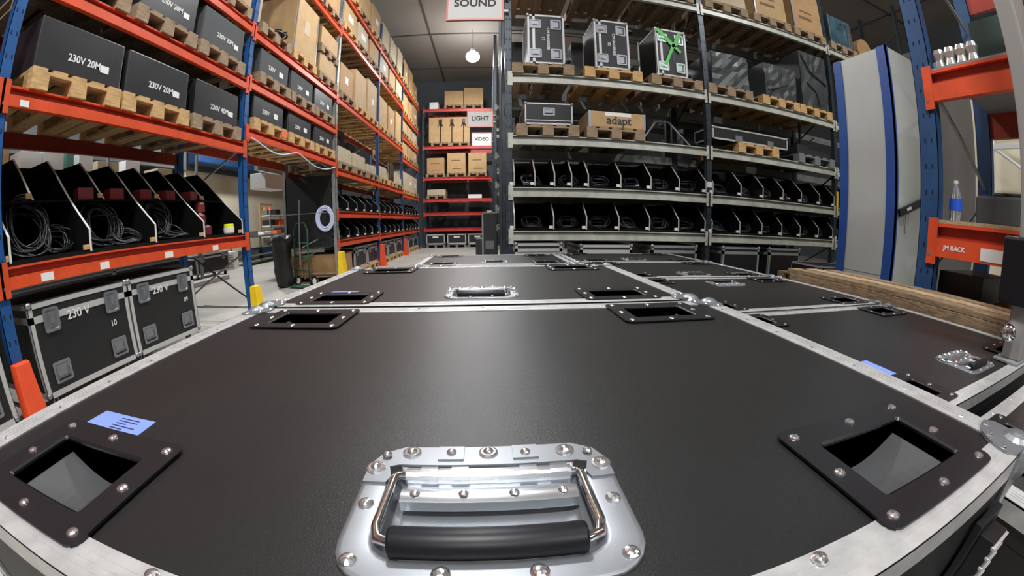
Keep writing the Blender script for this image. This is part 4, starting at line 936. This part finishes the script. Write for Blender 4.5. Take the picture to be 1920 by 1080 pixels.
MB().lathe([(.0425, .064), (.0425, .132)], n=20).build('label_band', 'label_blue', r); MB().lathe([(.017, .220), (.017, .238)], n=14).build('cap', 'pvc', r)
for k in range(4):
    q = MB(); q.loops([rr(0, 0, .062, .062, .02, 0), rr(0, 0, .070, .070, .02, .02), rr(0, 0, .056, .056, .02, .06), rr(0, 0, .070, .070, .02, .10), rr(0, 0, .060, .060, .02, .128)]); o = q.build('foil_pack', 'foil'); o.location = (2.53, 1.115-k*.078, 2.083); tag(o, f'silvery foil-wrapped pack, {ORD[k]} from the blue post, on the upper orange beam', 'pack', 'foil packs on the upper orange beam')
o = MB().box(-.2, .2, -.24, .24, 0, .07).ball((-.05, .05, .06), .08, 0, 12, 8).build('black_bag', 'sack', bevel=.01); o.location = (2.80, .56, 2.083); tag(o, 'flat black bag beside the foil packs', 'bag')
o = MB().box(0, .5, 0, .75, 0, .50).build('green_crate', 'dark_green', bevel=.01); o.location = (3.03, .30, 2.083); tag(o, 'dark green crate at the back of the upper orange shelf', 'crate')
o = MB().box(0, .5, 0, .38, 0, .165).build('grey_box', 'grey_felt', bevel=.015); o.location = (2.66, .62, 1.212); tag(o, 'dark grey felt box beside the water bottle', 'box')
o = MB().box(0, .2, 0, .55, 0, .25).build('black_bag', 'sack', bevel=.015); o.location = (3.22, .52, 1.212); tag(o, 'black case behind the grey felt box', 'case')
o = MB().box(0, .6, 0, .30, 0, .93).build('black_panel_box', 'black_box', bevel=.004); o.location = (2.56, .87, 0); tag(o, 'tall black box under the lower orange beam', 'box')
q = MB(); q.box(0, .5, 0, .008, 0, .80).box(0, .5, .33, .338, 0, .80).box(0, .008, 0, .338, 0, .80).box(.492, .5, 0, .338, 0, .80).box(0, .5, 0, .338, 0, .68)
o = q.build('tall_carton', 'carton'); o.location = (2.56, .48, 0); tag(o, 'open brown carton under the lower orange beam', 'box')
o = MB().ball((0, 0, 0), .12, 0, 12, 8, (1, .8, .9)).build('paper_wad', 'carton_pale'); o.location = (2.80, .66, .785); tag(o, 'crumpled pale paper in the open carton', 'paper')
o = MB().tube([(0, 0, 0), (.05, .03, .01), (.02, .10, .0), (.07, .15, .01), (.02, .2, .02)], .018, 0, 6).build('red_rope', 'red_guard', smooth=True); o.location = (2.60, .54, .70); tag(o, 'red rope lying in the open carton', 'rope')
# cabinet
r = thing('tall_cabinet', 'tall light grey cabinet with blue corner strips behind the timber', 'cabinet', (3.40, 2.04, 0), 0)
CH = 2.80
MB().box(.0, .86, 0, .64, 0, CH).build('cabinet_body', 'cab_grey', r)
for (a, b, c_, e) in ((-.014, .002, -.014, .10), (-.014, .002, .555, .652), (-.014, .022, -.014, .002)): MB().box(a, b, c_, e, 0, CH+.004).build('blue_strip', 'cab_blue', r)
MB().box(-.003, .0005, .10, .555, .74, .744).build('panel_joint', 'mid_grey', r)
T = T4((.02, -.026, 1.30)) @ RY(-.30)
q = MB(); q.box(0, .52, -.014, .010, -.032, .032, 0, T); q.box(.13, .21, -.018, -.014, -.012, .012, 1, T); q.box(.44, .50, -.020, -.014, -.016, .016, 1, T); q.build('black_strap', ['rubber', 'pvc'], r)
MB().tube([(.18, -.018, 1.33), (.15, -.018, 1.22), (.17, -.018, 1.13)], .005, 0, 5).build('loose_thread', 'mid_grey', r); MB().tube([(.21, -.018, 1.33), (.215, -.018, 1.20)], .004, 0, 5).build('loose_thread', 'mid_grey', r)
o = MB().box(0, 1.65, 0, .5, 0, 3.1).build('shade_panel', 'cab_shade', bevel=.06); o.location = (4.28, 2.2, 0); tag(o, 'tall brownish-grey panel added for the shaded right part of the cabinet, behind the water bottle', 'panel')  # added dark panel in place of the cabinet's shaded right part
# timber stack of pallets at the right of the cases
for k in range(6):
    z = .003+k*.1385
    r = thing('wooden_pallet', f'rough timber pallet beside the right road cases, {["lowest of the stack", "second from the floor", "third from the floor", "fourth from the floor", "second from the top", "topmost of the stack"][k]}', 'pallet', (1.90, .50, z), 0, 'timber pallets beside the road cases')
    d = 1.38
    rn = random.Random(k)
    for i in range(3): MB().box(i*.14+.0, i*.14+.105, rn.uniform(-.01, .0), d+rn.uniform(0, .03)-i*.03, .112, .137+rn.uniform(-.005, 0)).build('deck_board', 'timber' if i != 1 else 'timber_pale', r, bevel=.002)
    MB().box(.0, .03, 0, d, .022, .111).build('side_beam', 'timber', r, bevel=.003); MB().box(.35, .385, 0, d-.06, .022, .111).build('side_beam', 'timber', r)
    for y in (0, d/2-.07, d-.2): MB().box(.034, .346, y, y+.14, .022, .111).build('block', 'timber', r)
    for a in (0, .285): MB().box(a, a+.1, 0, d-.06, 0, .021).build('skid', 'timber_pale', r)
# grey post with black sleeve
r = thing('grey_post', 'grey square post with a black sleeve and a knob, cut by the right picture edge', 'post', (1.56, .36, RH+.001), 0)
MB().box(-.06, .16, -.035, .036, 0, 3.6).build('shaft', 'post_grey', r, bevel=.010)
MB().box(-.08, .18, -.045, .085, .165, .365).build('sleeve', 'rubber', r, bevel=.01)
kn = MB().lathe([(.008, 0), (.012, .008), (.025, .016), (.028, .03), (.020, .042)], n=16); kn.v = [(-c, a, b) for a, b, c in kn.v]; kn.build('knob', 'chrome', r, (-.061, .018, .085), smooth=True)
MB().box(-.10, .18, -.04, .05, 0, .006).build('base_plate', 'mid_grey', r)
# pale partition and white stair frame behind the near rack
struct('wall_partition', MB().box(7.0, 7.1, .2, 3.4, 0, 3.6), 'wall_cream')
r = thing('braced_stand', 'white braced steel frame before the cream wall on the right', 'frame', (6.2, .95, 0), 0)
for y in (0, .55, 1.1): MB().box(-.03, .03, y-.03, y+.03, 0, 3.2).build('post', 'white_paint' if y else 'mid_grey', r)
for z in (1.0, 1.7, 2.4, 3.1): MB().box(-.025, .025, 0, 1.1, z-.03, z+.03).build('rail', 'white_paint', r)
for z in (1.0, 1.7, 2.4): MB().tube([(0, 0, z), (0, 1.1, z+.7)], .022, 0, 6).build('brace', 'white_paint', r)

# ---------------- workshop seen through the left rack
struct('wall_workshop', MB().box(-9.3, -9.2, 9.6, 17.3, 0, 3.1), 'wall_cream')
struct('trim_20', MB().box(-9.35, -9.15, 2, 17.3, 3.1, 5.2), 'wall_dark')
r = thing('storage_shelf', 'long grey storage shelf with pale boxes behind the nearest bay', 'shelf', (-6.6, 2.3, 0), PI/2)
for x in (0, 2.5, 5.0): MB().box(x-.03, x+.03, 0, .05, 0, 2.9).build('post', 'galv', r)
for z in (.6, 1.3, 2.15): MB().box(0, 5.0, 0, .6, z, z+.03).build('shelf_board', 'mid_grey', r)
for k, (y, w_, hh, mm, nm) in enumerate(((2.62, .42, .50, 'carton_light', 'tan'), (3.24, .40, .42, 'white_paint', 'white'), (3.68, .38, .50, 'white_paint', 'white'), (4.0, .16, .46, 'teal', 'green'), (4.34, .30, .45, 'white_paint', 'white'), (4.85, .50, .36, 'carton_pale', 'pale'), (5.45, .36, .42, 'white_paint', 'white'), (6.35, .44, .34, 'carton_pale', 'cream'))):
    carton(f'{nm} box on the workshop shelf, {ORD[k]} along', (-6.68, y, 2.182), PI/2, w_, .45, hh, mm, name='storage_box', group='boxes on the workshop shelf', bev=.004)
for k, (y, w_, hh, mm, nm) in enumerate(((2.9, .6, .40, 'mid_grey', 'grey'), (3.8, .6, .45, 'carton', 'brown'), (4.8, .6, .4, 'mid_grey', 'grey'), (6.2, .7, .5, 'white_paint', 'white'))):
    carton(f'{nm} box on the lower workshop shelf, {ORD[k]} along', (-6.68, y, 1.332), PI/2, w_, .45, hh, mm, name='storage_box', group='boxes on the workshop shelf', bev=.004)
r = thing('workbench', 'long workbench with a silvery top seen through the passage', 'table', (-7.4, 10.4, 0), PI/2)
MB().box(0, 3.6, 0, .8, .86, .92).build('bench_top', 'galv', r)
for x in (.05, 1.8, 3.5):
    for y in (.03, .75): MB().box(x-.03, x+.03, y-.03, y+.03, 0, .86).build('leg', 'galv', r)
MB().box(0, 3.6, 0, .05, .28, .33).build('lower_rail', 'galv', r); MB().box(0, 3.6, .0, .8, .14, .17).build('lower_shelf', 'mid_grey', r)
for k, (x, w_, hh, mm, lab) in enumerate(((10.8, .5, .3, 'ink_grey', 'dark box on the lower workbench shelf'), (11.6, .6, .34, 'blue_dark', 'dark blue box on the lower workbench shelf'), (12.6, .6, .3, 'white_paint', 'white bundle on the lower workbench shelf'))):
    carton(lab, (-7.45, x, .171), PI/2, w_, .6, hh, mm, name='storage_box', bev=.02)
for k, (x, w_, hh, mm, lab) in enumerate(((10.9, .5, .16, 'mid_grey', 'grey tray on the workbench nearest the blue post'), (11.7, .5, .10, 'white_paint', 'white tray on the workbench'), (13.3, .7, .22, 'dark_machine', 'dark machine at the far end of the workbench'), (12.5, .35, .12, 'tag_orange', 'orange tool box on the workbench'))):
    carton(lab, (-7.5, x, .921), PI/2, w_, .5, hh, mm, name='bench_item', cat='tool', bev=.02)
r = thing('workbench_lamp', 'bench lamp on a square brown arm over the workbench', 'lamp', (-7.6, 11.5, .921), PI/2)
MB().box(-.03, .03, .0, .06, 0, 1.0).build('stand', 'carton_brown', r); MB().box(-.03, .75, 0, .06, 1.0, 1.06).build('arm', 'carton_brown', r)
for k, x in enumerate((.25, .62)): MB().lathe([(.09, 0), (.04, .12)], n=12).build('lamp_shade', 'red_guard' if k else 'carton_brown', r, (x, .03, .84))
r = thing('gate_frame', 'pale steel portal post with a boxy heater on its arm', 'frame', (-5.2, 8.0, 0), PI/2)
MB().box(1.35, 1.45, 0, .1, 0, 2.55).build('post', 'galv', r); MB().box(-.2, 1.45, 0, .1, 2.45, 2.55).build('arm', 'galv', r); MB().box(.05, .95, -.05, .4, 2.05, 2.42).build('heater_box', 'white_paint', r, bevel=.02); MB().box(1.36, 1.44, .1, .6, .9, .96).build('side_arm', 'galv', r)
r = thing('shelf_trolley', 'pale shelf trolley beyond the workbench', 'trolley', (-8.3, 13.2, 0), PI/2)
for z in (.4, .8, 1.2, 1.6): MB().box(0, 1.6, 0, .5, z, z+.04).build('shelf_board', 'white_paint', r)
for x in (0, 1.6):
    for y in (0, .5): MB().box(x-.02, x+.02, y-.02, y+.02, 0, 1.9).build('post', 'galv', r)
for k, (x, z) in enumerate(((13.5, 1.24), (14.2, 1.24), (13.6, .84), (14.3, .84), (13.9, 1.64))):
    carton(f'item on the shelf trolley, {ORD[k]} counted from its top left', (-8.35, x, z+.001), PI/2, .4, .4, .22, ('dark_machine', 'red_guard', 'mid_grey', 'white_paint', 'black_box')[k], name='trolley_box', bev=.02, group='items on the shelf trolley')
r = thing('machine_cabinet', 'white louvred machine cabinet beyond the second flight case', 'cabinet', (-7.5, 9.15, 0), PI/2)
MB().box(0, .8, 0, .5, 0, .52).build('cabinet_body', 'white_paint', r)
for i in range(6): MB().box(.05, .55, -.012, 0, .07+i*.07, .095+i*.07).build('louvre', 'mid_grey', r)
side_case('black flight case on the workshop floor beyond the second lettered case', 'flight_case', (-7.0, 8.2, 0), (0, 0, PI/2), 1.3, .6, .62, .1, [], None, latch=2, grip=0, base=.12, castors=True)
o = MB().box(0, 1.4, 0, .3, .0, .10).build('silver_bar_case', 'alu_far', bevel=.01); o.location = (-6.2, 6.4, 0); o.rotation_euler = (0, 0, PI/2); tag(o, 'flat silver bar case on the workshop floor', 'case')
o = MB().box(0, 5.0, 0, .5, 0, .5).build('blue_duct', 'blue_dark', bevel=.05); o.location = (-8.6, 9.6, 3.25); o.rotation_euler = (0, 0, PI/2); tag(o, 'dark blue duct along the top of the cream workshop wall', 'duct')
